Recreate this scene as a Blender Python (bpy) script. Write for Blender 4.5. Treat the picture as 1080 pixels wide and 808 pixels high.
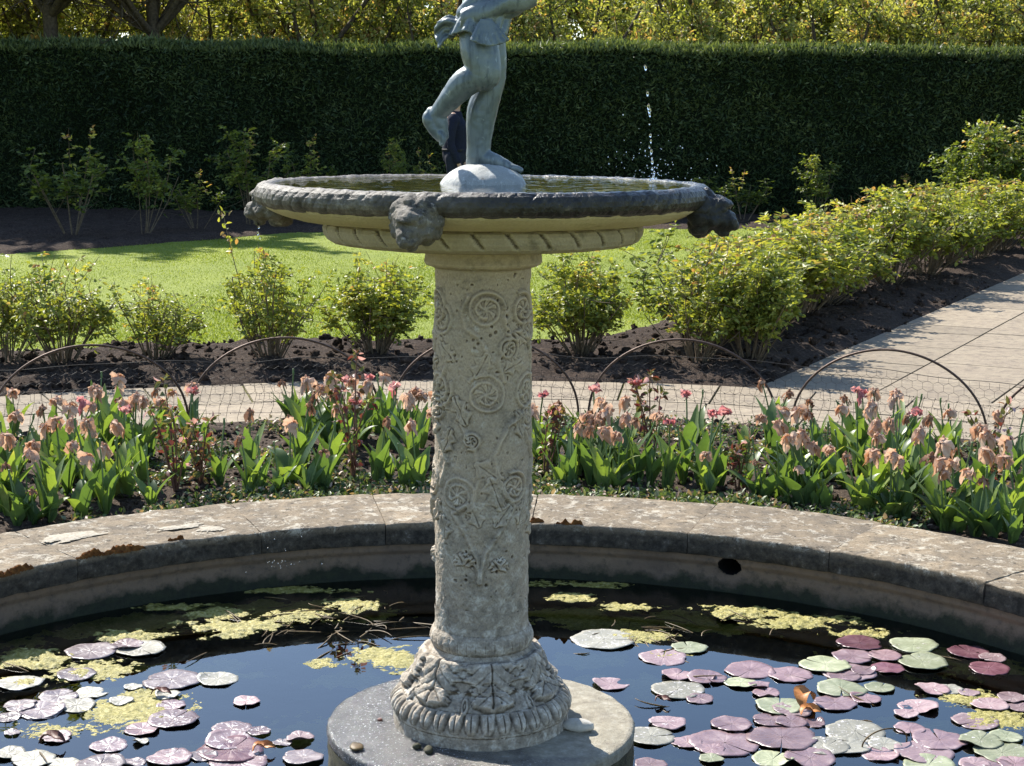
import bpy, math, random
import numpy as np
from mathutils import Vector, Matrix

sc = bpy.context.scene
for o in list(bpy.data.objects):
    bpy.data.objects.remove(o)
C = sc.collection
PI = math.pi
random.seed(7)
RS = np.random.RandomState(11)

# ------------------------------------------------------------------ camera
F, TILT, ROLL, CAMZ = 1748.0, 0.1623, 0.0072, 1.6      # focal length in photo pixels (1080 wide)
cam = bpy.data.cameras.new('camera')
cam.sensor_fit = 'HORIZONTAL'; cam.sensor_width = 36.0
cam.lens = 36.0 * F / 1080.0
cam.clip_start = 0.05; cam.clip_end = 2000
camo = bpy.data.objects.new('camera', cam); C.objects.link(camo)
camo.matrix_world = (Matrix.Translation((0, 0, CAMZ)) @ Matrix.Rotation(PI / 2 - TILT, 4, 'X')
                     @ Matrix.Rotation(ROLL, 4, 'Z'))
sc.camera = camo

# ------------------------------------------------------------------ sky, sun, exposure
SUN_AZ, SUN_EL = math.radians(-37), math.radians(43)     # azimuth from straight ahead, minus = left
world = bpy.data.worlds.new('World'); sc.world = world; world.use_nodes = True
wn = world.node_tree; wn.nodes.clear()
sky = wn.nodes.new('ShaderNodeTexSky'); sky.sky_type = 'NISHITA'; sky.sun_disc = False
sky.sun_elevation = SUN_EL; sky.sun_rotation = SUN_AZ
sky.air_density = 1.0; sky.dust_density = 0.4; sky.ozone_density = 2.6
bg = wn.nodes.new('ShaderNodeBackground'); bg.inputs['Strength'].default_value = 0.128
wo = wn.nodes.new('ShaderNodeOutputWorld')
wn.links.new(sky.outputs[0], bg.inputs[0]); wn.links.new(bg.outputs[0], wo.inputs[0])
sun = bpy.data.lights.new('sun', 'SUN'); sun.energy = 5.0; sun.angle = math.radians(0.53)
sun.color = (1.0, 0.95, 0.86)
suno = bpy.data.objects.new('sun', sun); C.objects.link(suno)
sdir = Vector((math.sin(SUN_AZ) * math.cos(SUN_EL), math.cos(SUN_AZ) * math.cos(SUN_EL), math.sin(SUN_EL)))
suno.rotation_euler = sdir.to_track_quat('Z', 'Y').to_euler()
suno.location = sdir * 40
sc.view_settings.view_transform = 'Standard'; sc.view_settings.look = 'None'
sc.view_settings.exposure = 1.04; sc.view_settings.gamma = 1.0
sc.view_settings.use_curve_mapping = False
sc.render.engine = 'CYCLES'
sc.cycles.max_bounces = 8; sc.cycles.transparent_max_bounces = 12
sc.cycles.caustics_reflective = False; sc.cycles.caustics_refractive = False

# ------------------------------------------------------------------ pixel -> world helpers (photo pixels, 1080 x 808)
ct, st = math.cos(TILT), math.sin(TILT)
def ray(px, py):
    u, v = px - 540.0, py - 404.0
    c, s = math.cos(ROLL), math.sin(ROLL)
    u, v = u * c + v * s, -u * s + v * c
    return u, F * ct - v * st, -(F * st + v * ct)
def G(px, py, z=0.0):
    x, y, d = ray(px, py); k = (z - CAMZ) / d
    return Vector((x * k, y * k, z))
def at(px, py, Y):
    x, y, d = ray(px, py); k = Y / y
    return Vector((x * k, Y, CAMZ + d * k))

CX, CY = -0.069, 3.844                                   # axis of the fountain, centre of the pool
Z_COP, Z_WATER = 0.10, -0.12
R_IN, R_OUT = 2.123, 2.61
def zax(py): return at(507, py, CY).z
def rax(hw, py=400): return hw * 3.85 / F

# ------------------------------------------------------------------ mesh helpers
class MB:
    def __init__(s): s.V = []; s.L = []; s.N = []; s.T = []; s.n = 0; s.MI = []
    def add(s, v, f, tint=None, mi=0):
        v = np.asarray(v, float).reshape(-1, 3); f = np.asarray(f, int)
        if len(f) == 0: return
        s.V.append(v); s.L.append((f + s.n).ravel()); s.N.append(np.full(len(f), f.shape[1], int))
        s.MI.append(np.full(len(f), mi, int))
        t = np.full(len(v), 0.5) if tint is None else np.broadcast_to(np.asarray(tint, float), (len(v),))
        s.T.append(t); s.n += len(v)
    def build(s, name, mats, parent=None, smooth=True):
        V = np.concatenate(s.V); L = np.concatenate(s.L); N = np.concatenate(s.N); T = np.concatenate(s.T)
        me = bpy.data.meshes.new(name)
        me.vertices.add(len(V)); me.vertices.foreach_set('co', V.ravel())
        me.loops.add(len(L)); me.loops.foreach_set('vertex_index', L)
        me.polygons.add(len(N))
        me.polygons.foreach_set('loop_start', np.concatenate([[0], np.cumsum(N)[:-1]]))
        try: me.polygons.foreach_set('loop_total', N)
        except Exception: pass
        me.polygons.foreach_set('use_smooth', np.full(len(N), smooth))
        if not isinstance(mats, (list, tuple)): mats = [mats]
        for m in mats: me.materials.append(m)
        if len(mats) > 1: me.polygons.foreach_set('material_index', np.concatenate(s.MI))
        a = me.attributes.new('tint', 'FLOAT', 'POINT'); a.data.foreach_set('value', T)
        me.update(calc_edges=True); me.validate()
        o = bpy.data.objects.new(name, me); C.objects.link(o)
        if parent is not None: o.parent = parent
        return o

def tag(o, label, cat=None, group=None, kind=None):
    if label: o['label'] = label
    if cat: o['category'] = cat
    if group: o['group'] = group
    if kind: o['kind'] = kind
    return o
def empty(name, loc, rz=0.0, label=None, cat=None, group=None):
    o = bpy.data.objects.new(name, None); C.objects.link(o)
    o.location = loc; o.rotation_euler = (0, 0, rz); o.empty_display_size = 0.1
    return tag(o, label, cat, group)
CHILD = {}
def copy_thing(o):
    r = o.copy(); C.objects.link(r)
    for ch in CHILD.get(o.name, []):
        c = ch.copy(); C.objects.link(c); c.parent = r
    return r
def kids(root, *ch):
    CHILD.setdefault(root.name, []).extend(ch)

# numpy value noise
def _h(i, j, k, s):
    n = (i * 374761393 + j * 668265263 + k * 2147483647 + s * 974634777) & 0xffffffff
    n = ((n ^ (n >> 13)) * 1274126177) & 0xffffffff
    n = (n ^ (n >> 16)) & 0xffffffff
    return n / 4294967295.0
def vn(p, s=0):
    p = np.asarray(p, float); i = np.floor(p).astype(np.int64); f = p - i; f = f * f * (3 - 2 * f)
    r = 0
    for a in (0, 1):
        for b in (0, 1):
            for c in (0, 1):
                w = (f[..., 0] if a else 1 - f[..., 0]) * (f[..., 1] if b else 1 - f[..., 1]) * (f[..., 2] if c else 1 - f[..., 2])
                r = r + w * _h(i[..., 0] + a, i[..., 1] + b, i[..., 2] + c, s)
    return r * 2 - 1
def fbm(p, s=0, o=4):
    p = np.asarray(p, float); r = 0; a = 1.0
    for k in range(o): r = r + a * vn(p, s + k * 17); p = p * 2.03; a *= 0.5
    return r / 1.9
def sst(a, b, x):
    t = np.clip((x - a) / (b - a), 0, 1); return t * t * (3 - 2 * t)

def gridfaces(nr, nc, wrap=False):
    r = np.arange(nr - 1)[:, None]; c = np.arange(nc if wrap else nc - 1)[None, :]
    c2 = (c + 1) % nc
    return np.stack([r * nc + c, r * nc + c2, (r + 1) * nc + c2, (r + 1) * nc + c], -1).reshape(-1, 4)
def tube(P, R, sides=5, cap=True):
    P = np.asarray(P, float); n = len(P); R = np.broadcast_to(np.asarray(R, float), (n,))
    T = np.gradient(P, axis=0); T /= np.linalg.norm(T, axis=1, keepdims=True) + 1e-12
    ref = np.array([0.31, 0.17, 0.93]) if abs(T[0][2]) < 0.9 else np.array([0.95, 0.2, 0.1])
    A = np.cross(T, ref); A /= np.linalg.norm(A, axis=1, keepdims=True) + 1e-12
    B = np.cross(T, A)
    a = np.linspace(0, 2 * PI, sides, endpoint=False)
    V = P[:, None, :] + R[:, None, None] * (np.cos(a)[None, :, None] * A[:, None, :] + np.sin(a)[None, :, None] * B[:, None, :])
    return V.reshape(-1, 3), gridfaces(n, sides, True)
def bez(p0, p1, p2, n=8):
    t = np.linspace(0, 1, n)[:, None]
    return (1 - t) ** 2 * np.asarray(p0) + 2 * t * (1 - t) * np.asarray(p1) + t * t * np.asarray(p2)
def ball(c, r, seg=10, rings=7, sq=(1, 1, 1)):
    th = np.linspace(0.02, PI - 0.02, rings); ph = np.linspace(0, 2 * PI, seg, endpoint=False)
    V = np.stack([np.sin(th)[:, None] * np.cos(ph), np.sin(th)[:, None] * np.sin(ph), np.cos(th)[:, None] + 0 * ph], -1)
    V = V * np.array(sq) * r + np.asarray(c)
    return V.reshape(-1, 3), gridfaces(rings, seg, True)[:, ::-1]
def nrm(v): return v / (np.linalg.norm(v, axis=-1, keepdims=True) + 1e-12)

def leaves(mb, P, D, Nn, L, W, tint, fold=0.25, curl=0.15, mi=0):
    """many real leaves: 8-vertex blades, folded along the midrib and curled"""
    P = np.asarray(P, float); n = len(P)
    if n == 0: return
    D = nrm(np.asarray(D, float)); S = nrm(np.cross(D, Nn)); U = np.cross(S, D)
    L = np.broadcast_to(L, (n,))[:, None]; W = np.broadcast_to(W, (n,))[:, None]
    fr = [(0, 0, 0), (.35, 0, 0), (.72, 0, 0), (1, 0, 0), (.33, .5, 1), (.7, .4, 1), (.33, -.5, 1), (.7, -.4, 1)]
    V = np.zeros((n, 8, 3))
    for i, (a, b, f) in enumerate(fr):
        V[:, i] = P + D * L * a + S * W * b + U * (W * fold * f * abs(b) * 2 - L * curl * a * a)
    fq = np.array([[0, 1, 4, 4], [1, 2, 5, 4], [2, 3, 5, 5], [0, 6, 1, 1], [1, 6, 7, 2], [2, 7, 3, 3]])
    q = np.array([[1, 2, 5, 4], [1, 6, 7, 2]]); t = np.array([[0, 1, 4], [2, 3, 5], [0, 6, 1], [2, 7, 3]])
    off = (np.arange(n) * 8)[:, None, None]
    tt = np.repeat(np.broadcast_to(tint, (n,)), 8)
    base = mb.n
    mb.add(V.reshape(-1, 3), (q[None] + off).reshape(-1, 4), tt, mi)
    # triangles reuse the same vertices
    mb.L.append((t[None] + off + base).reshape(-1)); mb.N.append(np.full(n * 4, 3, int)); mb.MI.append(np.full(n * 4, mi, int))

def rvec(n, zb=0.0):
    v = RS.normal(size=(n, 3)); v[:, 2] += zb; return nrm(v)

def remesh(mb, name, mat, vox, smooth=4, parent=None, disp=None):
    o = mb.build(name + '_raw', mat)
    m = o.modifiers.new('r', 'REMESH'); m.mode = 'VOXEL'; m.voxel_size = vox
    if smooth:
        s = o.modifiers.new('s', 'SMOOTH'); s.factor = 0.5; s.iterations = smooth
    bpy.context.view_layer.update()
    dg = bpy.context.evaluated_depsgraph_get()
    me = bpy.data.meshes.new_from_object(o.evaluated_get(dg))
    bpy.data.objects.remove(o)
    me.name = name
    n = len(me.vertices); co = np.empty(n * 3); me.vertices.foreach_get('co', co); co = co.reshape(-1, 3)
    if disp is not None:
        no = np.empty(n * 3); me.vertices.foreach_get('normal', no); no = no.reshape(-1, 3)
        co = co + no * disp(co)[:, None]
        me.vertices.foreach_set('co', co.ravel())
    me.polygons.foreach_set('use_smooth', np.full(len(me.polygons), True))
    me.materials.clear(); me.materials.append(mat)
    me.update()
    r = bpy.data.objects.new(name, me); C.objects.link(r)
    if parent is not None: r.parent = parent
    return r
def chain(mb, pts, sub=6, sides=14):
    """capsule chain: pts = [(vector, radius), ...] smoothed by Catmull-Rom"""
    P = np.array([list(p) for p, r in pts]); R = np.array([r for p, r in pts])
    Q = np.vstack([2 * P[0] - P[1], P, 2 * P[-1] - P[-2]]); q = np.concatenate([[R[0]], R, [R[-1]]])
    out = []; ro = []
    for i in range(len(P) - 1):
        for t in np.linspace(0, 1, sub, endpoint=False):
            for arr, dst in ((Q, out), (q, ro)):
                a, b, c, d = arr[i], arr[i + 1], arr[i + 2], arr[i + 3]
                dst.append(0.5 * (2 * b + (c - a) * t + (2 * a - 5 * b + 4 * c - d) * t * t + (3 * b - a - 3 * c + d) * t ** 3))
    out.append(P[-1]); ro.append(R[-1])
    out = np.array(out); ro = np.maximum(np.array(ro), 1e-4)
    v, f = tube(out, ro, sides)
    mb.add(v, f)
    n = len(out)
    mb.add(v[:sides], np.arange(sides)[None, ::-1]) if False else None
    for c, r in ((out[0], ro[0]), (out[-1], ro[-1])):
        mb.add(*ball(c, r * 0.995, sides, 9))

# ------------------------------------------------------------------ material helpers
def newmat(name):
    m = bpy.data.materials.new(name); m.use_nodes = True
    nt = m.node_tree; b = nt.nodes['Principled BSDF']
    return m, nt, b
def nd(nt, t, **kw):
    n = nt.nodes.new(t)
    for k, v in kw.items():
        if k in n.inputs: n.inputs[k].default_value = v
        else: setattr(n, k, v)
    return n
def pos(nt): return nd(nt, 'ShaderNodeNewGeometry').outputs['Position']
def noise(nt, vec, scale, detail=6.0, rough=0.6, dist=0.0):
    n = nd(nt, 'ShaderNodeTexNoise', Scale=scale, Detail=detail, Roughness=rough, Distortion=dist)
    nt.links.new(vec, n.inputs['Vector']); return n.outputs['Fac']
def ramp(nt, fac, stops, interp='LINEAR'):
    r = nd(nt, 'ShaderNodeValToRGB'); cr = r.color_ramp; cr.interpolation = interp
    while len(cr.elements) < len(stops): cr.elements.new(0.5)
    for e, (p, c) in zip(cr.elements, stops):
        e.position = p; e.color = (*c, 1) if len(c) == 3 else c
    nt.links.new(fac, r.inputs[0]); return r.outputs[0]
def mix(nt, fac, a, b, mode='MIX'):
    m = nd(nt, 'ShaderNodeMix'); m.data_type = 'RGBA'; m.blend_type = mode
    for s, v in ((0, fac), (6, a), (7, b)):
        if hasattr(v, 'node'): nt.links.new(v, m.inputs[s])
        elif s == 0: m.inputs[0].default_value = v
        else: m.inputs[s].default_value = (*v, 1)
    return m.outputs[2]
def math_(nt, op, a, b=None):
    m = nd(nt, 'ShaderNodeMath'); m.operation = op
    for i, v in enumerate((a, b)):
        if v is None: continue
        if hasattr(v, 'node'): nt.links.new(v, m.inputs[i])
        else: m.inputs[i].default_value = v
    return m.outputs[0]
def bump(nt, b, h, strength=0.4, dist=0.01, prev=None):
    n = nd(nt, 'ShaderNodeBump', Strength=strength, Distance=dist)
    nt.links.new(h, n.inputs['Height'])
    if prev is not None: nt.links.new(prev, n.inputs['Normal'])
    nt.links.new(n.outputs[0], b.inputs['Normal']); return n.outputs[0]
K0, K1 = (0, 0, 0), (1, 1, 1)

def stone_mat(name, base, alt, lichen, dark, sc_=1.0, lich=(0.56, 0.64), drk=(0.58, 0.72), rough=0.85, bs=0.5, dirt_shade=0.0, splash=False):
    m, nt, b = newmat(name); p = pos(nt)
    n1 = noise(nt, p, 5 * sc_, 8, 0.65); n2 = noise(nt, p, 22 * sc_, 8, 0.7, 0.3); n3 = noise(nt, p, 9 * sc_, 10, 0.72)
    n4 = noise(nt, p, 140 * sc_, 4, 0.6)
    c = ramp(nt, n1, [(0.3, base), (0.7, alt)])
    c = mix(nt, ramp(nt, n3, [(drk[0], K0), (drk[1], K1)]), c, dark)
    c = mix(nt, ramp(nt, n2, [(lich[0], K0), (lich[1], K1)]), c, lichen)
    c = mix(nt, 0.35, c, ramp(nt, n4, [(0.35, (0.55,) * 3), (0.65, (1.0,) * 3)]), 'MULTIPLY')
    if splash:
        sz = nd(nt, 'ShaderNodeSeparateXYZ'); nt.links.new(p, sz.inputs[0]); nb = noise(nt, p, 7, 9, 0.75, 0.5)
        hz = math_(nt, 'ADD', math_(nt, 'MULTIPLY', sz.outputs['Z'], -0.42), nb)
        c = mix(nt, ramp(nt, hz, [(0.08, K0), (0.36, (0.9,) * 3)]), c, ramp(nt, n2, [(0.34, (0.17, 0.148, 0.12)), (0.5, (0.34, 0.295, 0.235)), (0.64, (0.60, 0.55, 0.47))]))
    if dirt_shade:
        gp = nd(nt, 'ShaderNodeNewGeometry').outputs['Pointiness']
        c = mix(nt, dirt_shade, c, ramp(nt, gp, [(0.45, (0.30, 0.27, 0.23)), (0.5, (0.93,) * 3), (0.55, (1.22,) * 3)]), 'MULTIPLY')  # crevice dirt, with crease shade and lit edges painted in so relief shows
    nt.links.new(c, b.inputs['Base Color']); b.inputs['Roughness'].default_value = rough
    b.inputs['Specular IOR Level'].default_value = 0.25
    h = math_(nt, 'ADD', n4, math_(nt, 'MULTIPLY', n2, 1.5))
    bump(nt, b, h, bs, 0.004)
    return m
def leaf_mat(name, stops, transl=0.45, warm=(1.25, 1.2, 0.55), rough=0.45, spec=0.35):
    m, nt, b = newmat(name)
    a = nd(nt, 'ShaderNodeAttribute'); a.attribute_name = 'tint'
    c = ramp(nt, a.outputs['Fac'], stops)
    n = noise(nt, pos(nt), 45, 3)
    c = mix(nt, 0.5, c, ramp(nt, n, [(0.3, (0.7,) * 3), (0.7, (1.1,) * 3)]), 'MULTIPLY')
    nt.links.new(c, b.inputs['Base Color']); b.inputs['Roughness'].default_value = rough
    b.inputs['Specular IOR Level'].default_value = spec
    t = nd(nt, 'ShaderNodeBsdfTranslucent')
    nt.links.new(mix(nt, 1.0, c, warm, 'MULTIPLY'), t.inputs['Color'])
    ms = nd(nt, 'ShaderNodeMixShader'); ms.inputs[0].default_value = transl
    nt.links.new(b.outputs[0], ms.inputs[1]); nt.links.new(t.outputs[0], ms.inputs[2])
    nt.links.new(ms.outputs[0], nt.nodes['Material Output'].inputs[0])
    return m
def plain_mat(name, c1, c2, scale=20, rough=0.7, spec=0.3, metal=0.0, bs=0.2, bd=0.003):
    m, nt, b = newmat(name); p = pos(nt)
    n = noise(nt, p, scale, 6)
    nt.links.new(ramp(nt, n, [(0.35, c1), (0.65, c2)]), b.inputs['Base Color'])
    b.inputs['Roughness'].default_value = rough; b.inputs['Specular IOR Level'].default_value = spec
    b.inputs['Metallic'].default_value = metal
    bump(nt, b, noise(nt, p, scale * 4, 4), bs, bd)
    return m

# ------------------------------------------------------------------ materials
M = {}
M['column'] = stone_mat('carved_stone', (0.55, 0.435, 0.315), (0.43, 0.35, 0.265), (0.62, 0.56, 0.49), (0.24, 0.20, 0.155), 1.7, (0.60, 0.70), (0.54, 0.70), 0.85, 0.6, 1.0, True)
M['beige'] = stone_mat('beige_stone', (0.64, 0.55, 0.36), (0.54, 0.45, 0.28), (0.66, 0.6, 0.46), (0.26, 0.21, 0.11), 1.2, (0.66, 0.8), (0.6, 0.8))  # beige, lightened to stand in for sunlight bounced off the pool
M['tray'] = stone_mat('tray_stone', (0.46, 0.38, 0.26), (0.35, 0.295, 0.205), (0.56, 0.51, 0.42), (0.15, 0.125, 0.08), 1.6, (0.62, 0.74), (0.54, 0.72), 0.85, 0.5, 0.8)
def lip_mat():
    m, nt, b = newmat('wet_and_sunlit_stone'); p = pos(nt)
    sx = nd(nt, 'ShaderNodeSeparateXYZ'); nt.links.new(p, sx.inputs[0])
    n1 = noise(nt, p, 7, 8, 0.7); n2 = noise(nt, p, 28, 8, 0.7); n3 = noise(nt, p, 120, 4)
    wet = math_(nt, 'ADD', math_(nt, 'MULTIPLY', sx.outputs['X'], 1.1), math_(nt, 'MULTIPLY', n1, 1.0))  # wet stone darkens the right; the sunlit left is painted lighter
    wf = ramp(nt, wet, [(0.22, K0), (0.5, K1)])
    dry = ramp(nt, n2, [(0.3, (0.03, 0.026, 0.021)), (0.52, (0.10, 0.086, 0.068)), (0.70, (0.28, 0.255, 0.22))])
    wetc = ramp(nt, n2, [(0.35, (0.012, 0.011, 0.010)), (0.60, (0.035, 0.031, 0.026)), (0.72, (0.15, 0.125, 0.095))])
    gp = nd(nt, 'ShaderNodeNewGeometry').outputs['Pointiness']
    lc = mix(nt, 0.9, mix(nt, wf, dry, wetc), ramp(nt, gp, [(0.45, (0.45,) * 3), (0.5, (1.0,) * 3), (0.56, (1.4,) * 3)]), 'MULTIPLY')
    nt.links.new(lc, b.inputs['Base Color'])
    nt.links.new(ramp(nt, wf, [(0, (0.55,) * 3), (1, (0.30,) * 3)]), b.inputs['Roughness'])
    b.inputs['Specular IOR Level'].default_value = 0.3
    bump(nt, b, math_(nt, 'ADD', n2, n3), 0.8, 0.005)
    return m
M['lip'] = lip_mat()
M['head'] = stone_mat('worn_head_stone', (0.20, 0.175, 0.14), (0.10, 0.088, 0.07), (0.36, 0.33, 0.28), (0.03, 0.026, 0.02), 3.4, (0.55, 0.68), (0.5, 0.66), 0.6, 0.7)
M['headwet'] = stone_mat('wet_head_stone', (0.045, 0.042, 0.04), (0.025, 0.025, 0.025), (0.14, 0.11, 0.075), (0.012, 0.012, 0.013), 2.4, (0.60, 0.72), (0.5, 0.66), 0.3, 0.7)
def plinth_mat():
    m, nt, b = newmat('plinth_stone'); p = pos(nt)
    sx = nd(nt, 'ShaderNodeSeparateXYZ'); nt.links.new(p, sx.inputs[0])
    n1 = noise(nt, p, 8, 8, 0.7); n2 = noise(nt, p, 34, 8, 0.75); n3 = noise(nt, p, 160, 4, 0.7); n4 = noise(nt, p, 420, 2, 0.5)
    wet = math_(nt, 'ADD', math_(nt, 'MULTIPLY', sx.outputs['X'], -1.6), math_(nt, 'MULTIPLY', n1, .9))
    wf = ramp(nt, wet, [(0.30, K0), (0.62, K1)])
    dry = ramp(nt, n2, [(0.3, (0.17, 0.145, 0.105)), (0.5, (0.28, 0.25, 0.185)), (0.68, (0.40, 0.37, 0.30))])
    dry = mix(nt, ramp(nt, n1, [(0.5, K0), (0.7, K1)]), dry, (0.17, 0.145, 0.11))
    wetc = ramp(nt, n2, [(0.35, (0.045, 0.045, 0.047)), (0.6, (0.085, 0.083, 0.08)), (0.72, (0.2, 0.195, 0.185))])
    c = mix(nt, wf, dry, wetc)
    c = mix(nt, math_(nt, 'MULTIPLY', ramp(nt, n3, [(0.60, K0), (0.66, K1)]), wf), c, (0.62, 0.62, 0.62))  # pale specks paint the glitter of the wet stone into the colour
    nt.links.new(c, b.inputs['Base Color'])
    nt.links.new(ramp(nt, wf, [(0, (0.8,) * 3), (1, (0.16,) * 3)]), b.inputs['Roughness'])
    bump(nt, b, math_(nt, 'ADD', math_(nt, 'ADD', n2, n3), math_(nt, 'MULTIPLY', n4, 0.6)), 0.7, 0.004); return m
M['plinth'] = plinth_mat() if True else stone_mat('plinth_stone', (0.44, 0.42, 0.37), (0.34, 0.33, 0.29), (0.58, 0.57, 0.53), (0.2, 0.19, 0.165), 1.8, (0.57, 0.66), (0.56, 0.75), 0.55)
M['plinth_side'] = stone_mat('mossy_plinth_side', (0.10, 0.09, 0.05), (0.05, 0.05, 0.025), (0.30, 0.26, 0.17), (0.02, 0.02, 0.012), 3.0, (0.62, 0.75), (0.5, 0.6), 0.6, 0.8)
def coping_mat():
    m, nt, b = newmat('weathered_coping'); p = pos(nt)
    oi = nd(nt, 'ShaderNodeObjectInfo')
    sx = nd(nt, 'ShaderNodeSeparateXYZ'); nt.links.new(p, sx.inputs[0])
    n0 = noise(nt, p, 2.6, 8, 0.7); n1 = noise(nt, p, 9, 10, 0.75, 0.4); n2 = noise(nt, p, 30, 8, 0.75); n3 = noise(nt, p, 130, 6, 0.7); n5 = noise(nt, p, 16, 8, 0.8, 0.6)
    c = ramp(nt, n0, [(0.3, (0.34, 0.27, 0.185)), (0.55, (0.225, 0.18, 0.125)), (0.75, (0.31, 0.25, 0.178))])
    c = mix(nt, ramp(nt, n1, [(0.44, K0), (0.62, K1)]), c, (0.155, 0.13, 0.10))
    c = mix(nt, ramp(nt, n5, [(0.53, K0), (0.59, K1)]), c, (0.44, 0.40, 0.325))
    c = mix(nt, ramp(nt, n2, [(0.55, K0), (0.62, K1)]), c, (0.075, 0.062, 0.046))
    c = mix(nt, 0.8, c, ramp(nt, n3, [(0.3, (0.55,) * 3), (0.55, (1.0,) * 3), (0.72, (1.3,) * 3)]), 'MULTIPLY')
    c = mix(nt, 0.5, c, ramp(nt, oi.outputs['Random'], [(0, (0.82, 0.8, 0.78)), (1, (1.12, 1.08, 1.0))]), 'MULTIPLY')
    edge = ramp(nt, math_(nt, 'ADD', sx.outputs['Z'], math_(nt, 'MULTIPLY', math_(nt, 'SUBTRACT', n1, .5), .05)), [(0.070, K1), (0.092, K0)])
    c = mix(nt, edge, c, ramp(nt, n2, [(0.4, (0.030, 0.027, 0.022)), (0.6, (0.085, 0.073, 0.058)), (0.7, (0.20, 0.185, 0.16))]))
    nt.links.new(c, b.inputs['Base Color']); b.inputs['Roughness'].default_value = 0.9; b.inputs['Specular IOR Level'].default_value = 0.2
    bump(nt, b, math_(nt, 'ADD', math_(nt, 'ADD', n2, n3), n1), 0.6, 0.006); return m
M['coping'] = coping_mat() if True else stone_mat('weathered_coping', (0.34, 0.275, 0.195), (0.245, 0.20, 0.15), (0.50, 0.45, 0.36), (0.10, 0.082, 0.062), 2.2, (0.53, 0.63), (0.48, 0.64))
def wall_mat():
    m, nt, b = newmat('pool_wall_stone'); p = pos(nt)
    sx = nd(nt, 'ShaderNodeSeparateXYZ'); nt.links.new(p, sx.inputs[0])
    n1 = noise(nt, p, 6, 8, 0.65); n2 = noise(nt, p, 35, 8, 0.7)
    c = ramp(nt, n1, [(0.3, (0.235, 0.165, 0.11)), (0.7, (0.15, 0.107, 0.075))])
    c = mix(nt, ramp(nt, n2, [(0.5, K0), (0.75, K1)]), c, (0.075, 0.06, 0.045))
    z = math_(nt, 'ADD', sx.outputs['Z'], math_(nt, 'MULTIPLY', math_(nt, 'SUBTRACT', n1, 0.5), 0.22))
    alg = ramp(nt, math_(nt, 'MULTIPLY', math_(nt, 'ADD', z, 0.12), 5.0), [(0.14, K1), (0.32, K0)])
    c = mix(nt, alg, c, ramp(nt, n2, [(0.3, (0.010, 0.012, 0.006)), (0.7, (0.028, 0.034, 0.012))]))
    nt.links.new(c, b.inputs['Base Color']); b.inputs['Roughness'].default_value = 0.8
    bump(nt, b, n2, 0.6, 0.008)
    return m
M['wall'] = wall_mat()
M['poolfloor'] = plain_mat('pool_floor_silt', (0.012, 0.014, 0.008), (0.03, 0.03, 0.016), 4, 0.9)
def water_mat(name, tintc, bs, scale):
    m, nt, b = newmat(name); p = pos(nt)
    g = nd(nt, 'ShaderNodeBsdfGlossy', Roughness=0.015); g.inputs['Color'].default_value = (1, 1, 1, 1)
    t = nd(nt, 'ShaderNodeBsdfTransparent'); t.inputs['Color'].default_value = (*tintc, 1)
    fr = nd(nt, 'ShaderNodeFresnel', IOR=1.62)
    h = noise(nt, p, scale, 3, 0.5, 0.4)
    bm = nd(nt, 'ShaderNodeBump', Strength=bs, Distance=0.01); nt.links.new(h, bm.inputs['Height'])
    nt.links.new(bm.outputs[0], g.inputs['Normal']); nt.links.new(bm.outputs[0], fr.inputs['Normal'])
    ms = nd(nt, 'ShaderNodeMixShader')
    nt.links.new(fr.outputs[0], ms.inputs[0]); nt.links.new(t.outputs[0], ms.inputs[1]); nt.links.new(g.outputs[0], ms.inputs[2])
    nt.links.new(ms.outputs[0], nt.nodes['Material Output'].inputs[0])
    return m
M['water'] = water_mat('pond_water', (0.74, 0.76, 0.55), 0.035, 7)
M['bwater'] = water_mat('basin_water', (0.8, 0.8, 0.55), 0.23, 24)
M['bfloor'] = plain_mat('basin_floor', (0.26, 0.21, 0.07), (0.36, 0.30, 0.11), 12)
def statue_mat():
    m, nt, b = newmat('weathered_lead'); p = pos(nt)
    n1 = noise(nt, p, 14, 8, 0.65); n2 = noise(nt, p, 60, 6, 0.6); n3 = noise(nt, p, 30, 6, 0.6, 1.0)
    c = ramp(nt, n1, [(0.3, (0.10, 0.125, 0.135)), (0.55, (0.165, 0.195, 0.20)), (0.72, (0.25, 0.28, 0.28))])
    mp = nd(nt, 'ShaderNodeMapping'); mp.inputs['Scale'].default_value = (1, 1, .16); nt.links.new(p, mp.inputs[0])
    c = mix(nt, ramp(nt, noise(nt, mp.outputs[0], 55, 6, .65), [(0.52, K0), (0.66, (0.75,) * 3)]), c, (0.055, 0.07, 0.078))
    c = mix(nt, ramp(nt, n3, [(0.62, K0), (0.75, K1)]), c, (0.40, 0.44, 0.44))
    c = mix(nt, ramp(nt, n2, [(0.66, K0), (0.72, K1)]), c, (0.08, 0.095, 0.1))
    nt.links.new(c, b.inputs['Base Color'])
    b.inputs['Metallic'].default_value = 0.4
    nt.links.new(ramp(nt, n1, [(0.3, (0.38,) * 3), (0.7, (0.62,) * 3)]), b.inputs['Roughness'])
    bump(nt, b, n2, 0.15, 0.003); return m
M['statue'] = statue_mat()
M['mound'] = stone_mat('statue_mound', (0.40, 0.41, 0.38), (0.30, 0.31, 0.29), (0.62, 0.62, 0.58), (0.03, 0.03, 0.028), 3.0, (0.56, 0.66), (0.6, 0.72), 0.5)
M['moss'] = plain_mat('brown_moss', (0.10, 0.035, 0.012), (0.22, 0.10, 0.03), 60, 1.0, 0.1, 0, 0.8, 0.01)
M['lichen'] = plain_mat('pale_lichen', (0.30, 0.26, 0.20), (0.46, 0.415, 0.335), 90, 0.95, 0.1, 0, 0.5, 0.003)
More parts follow.
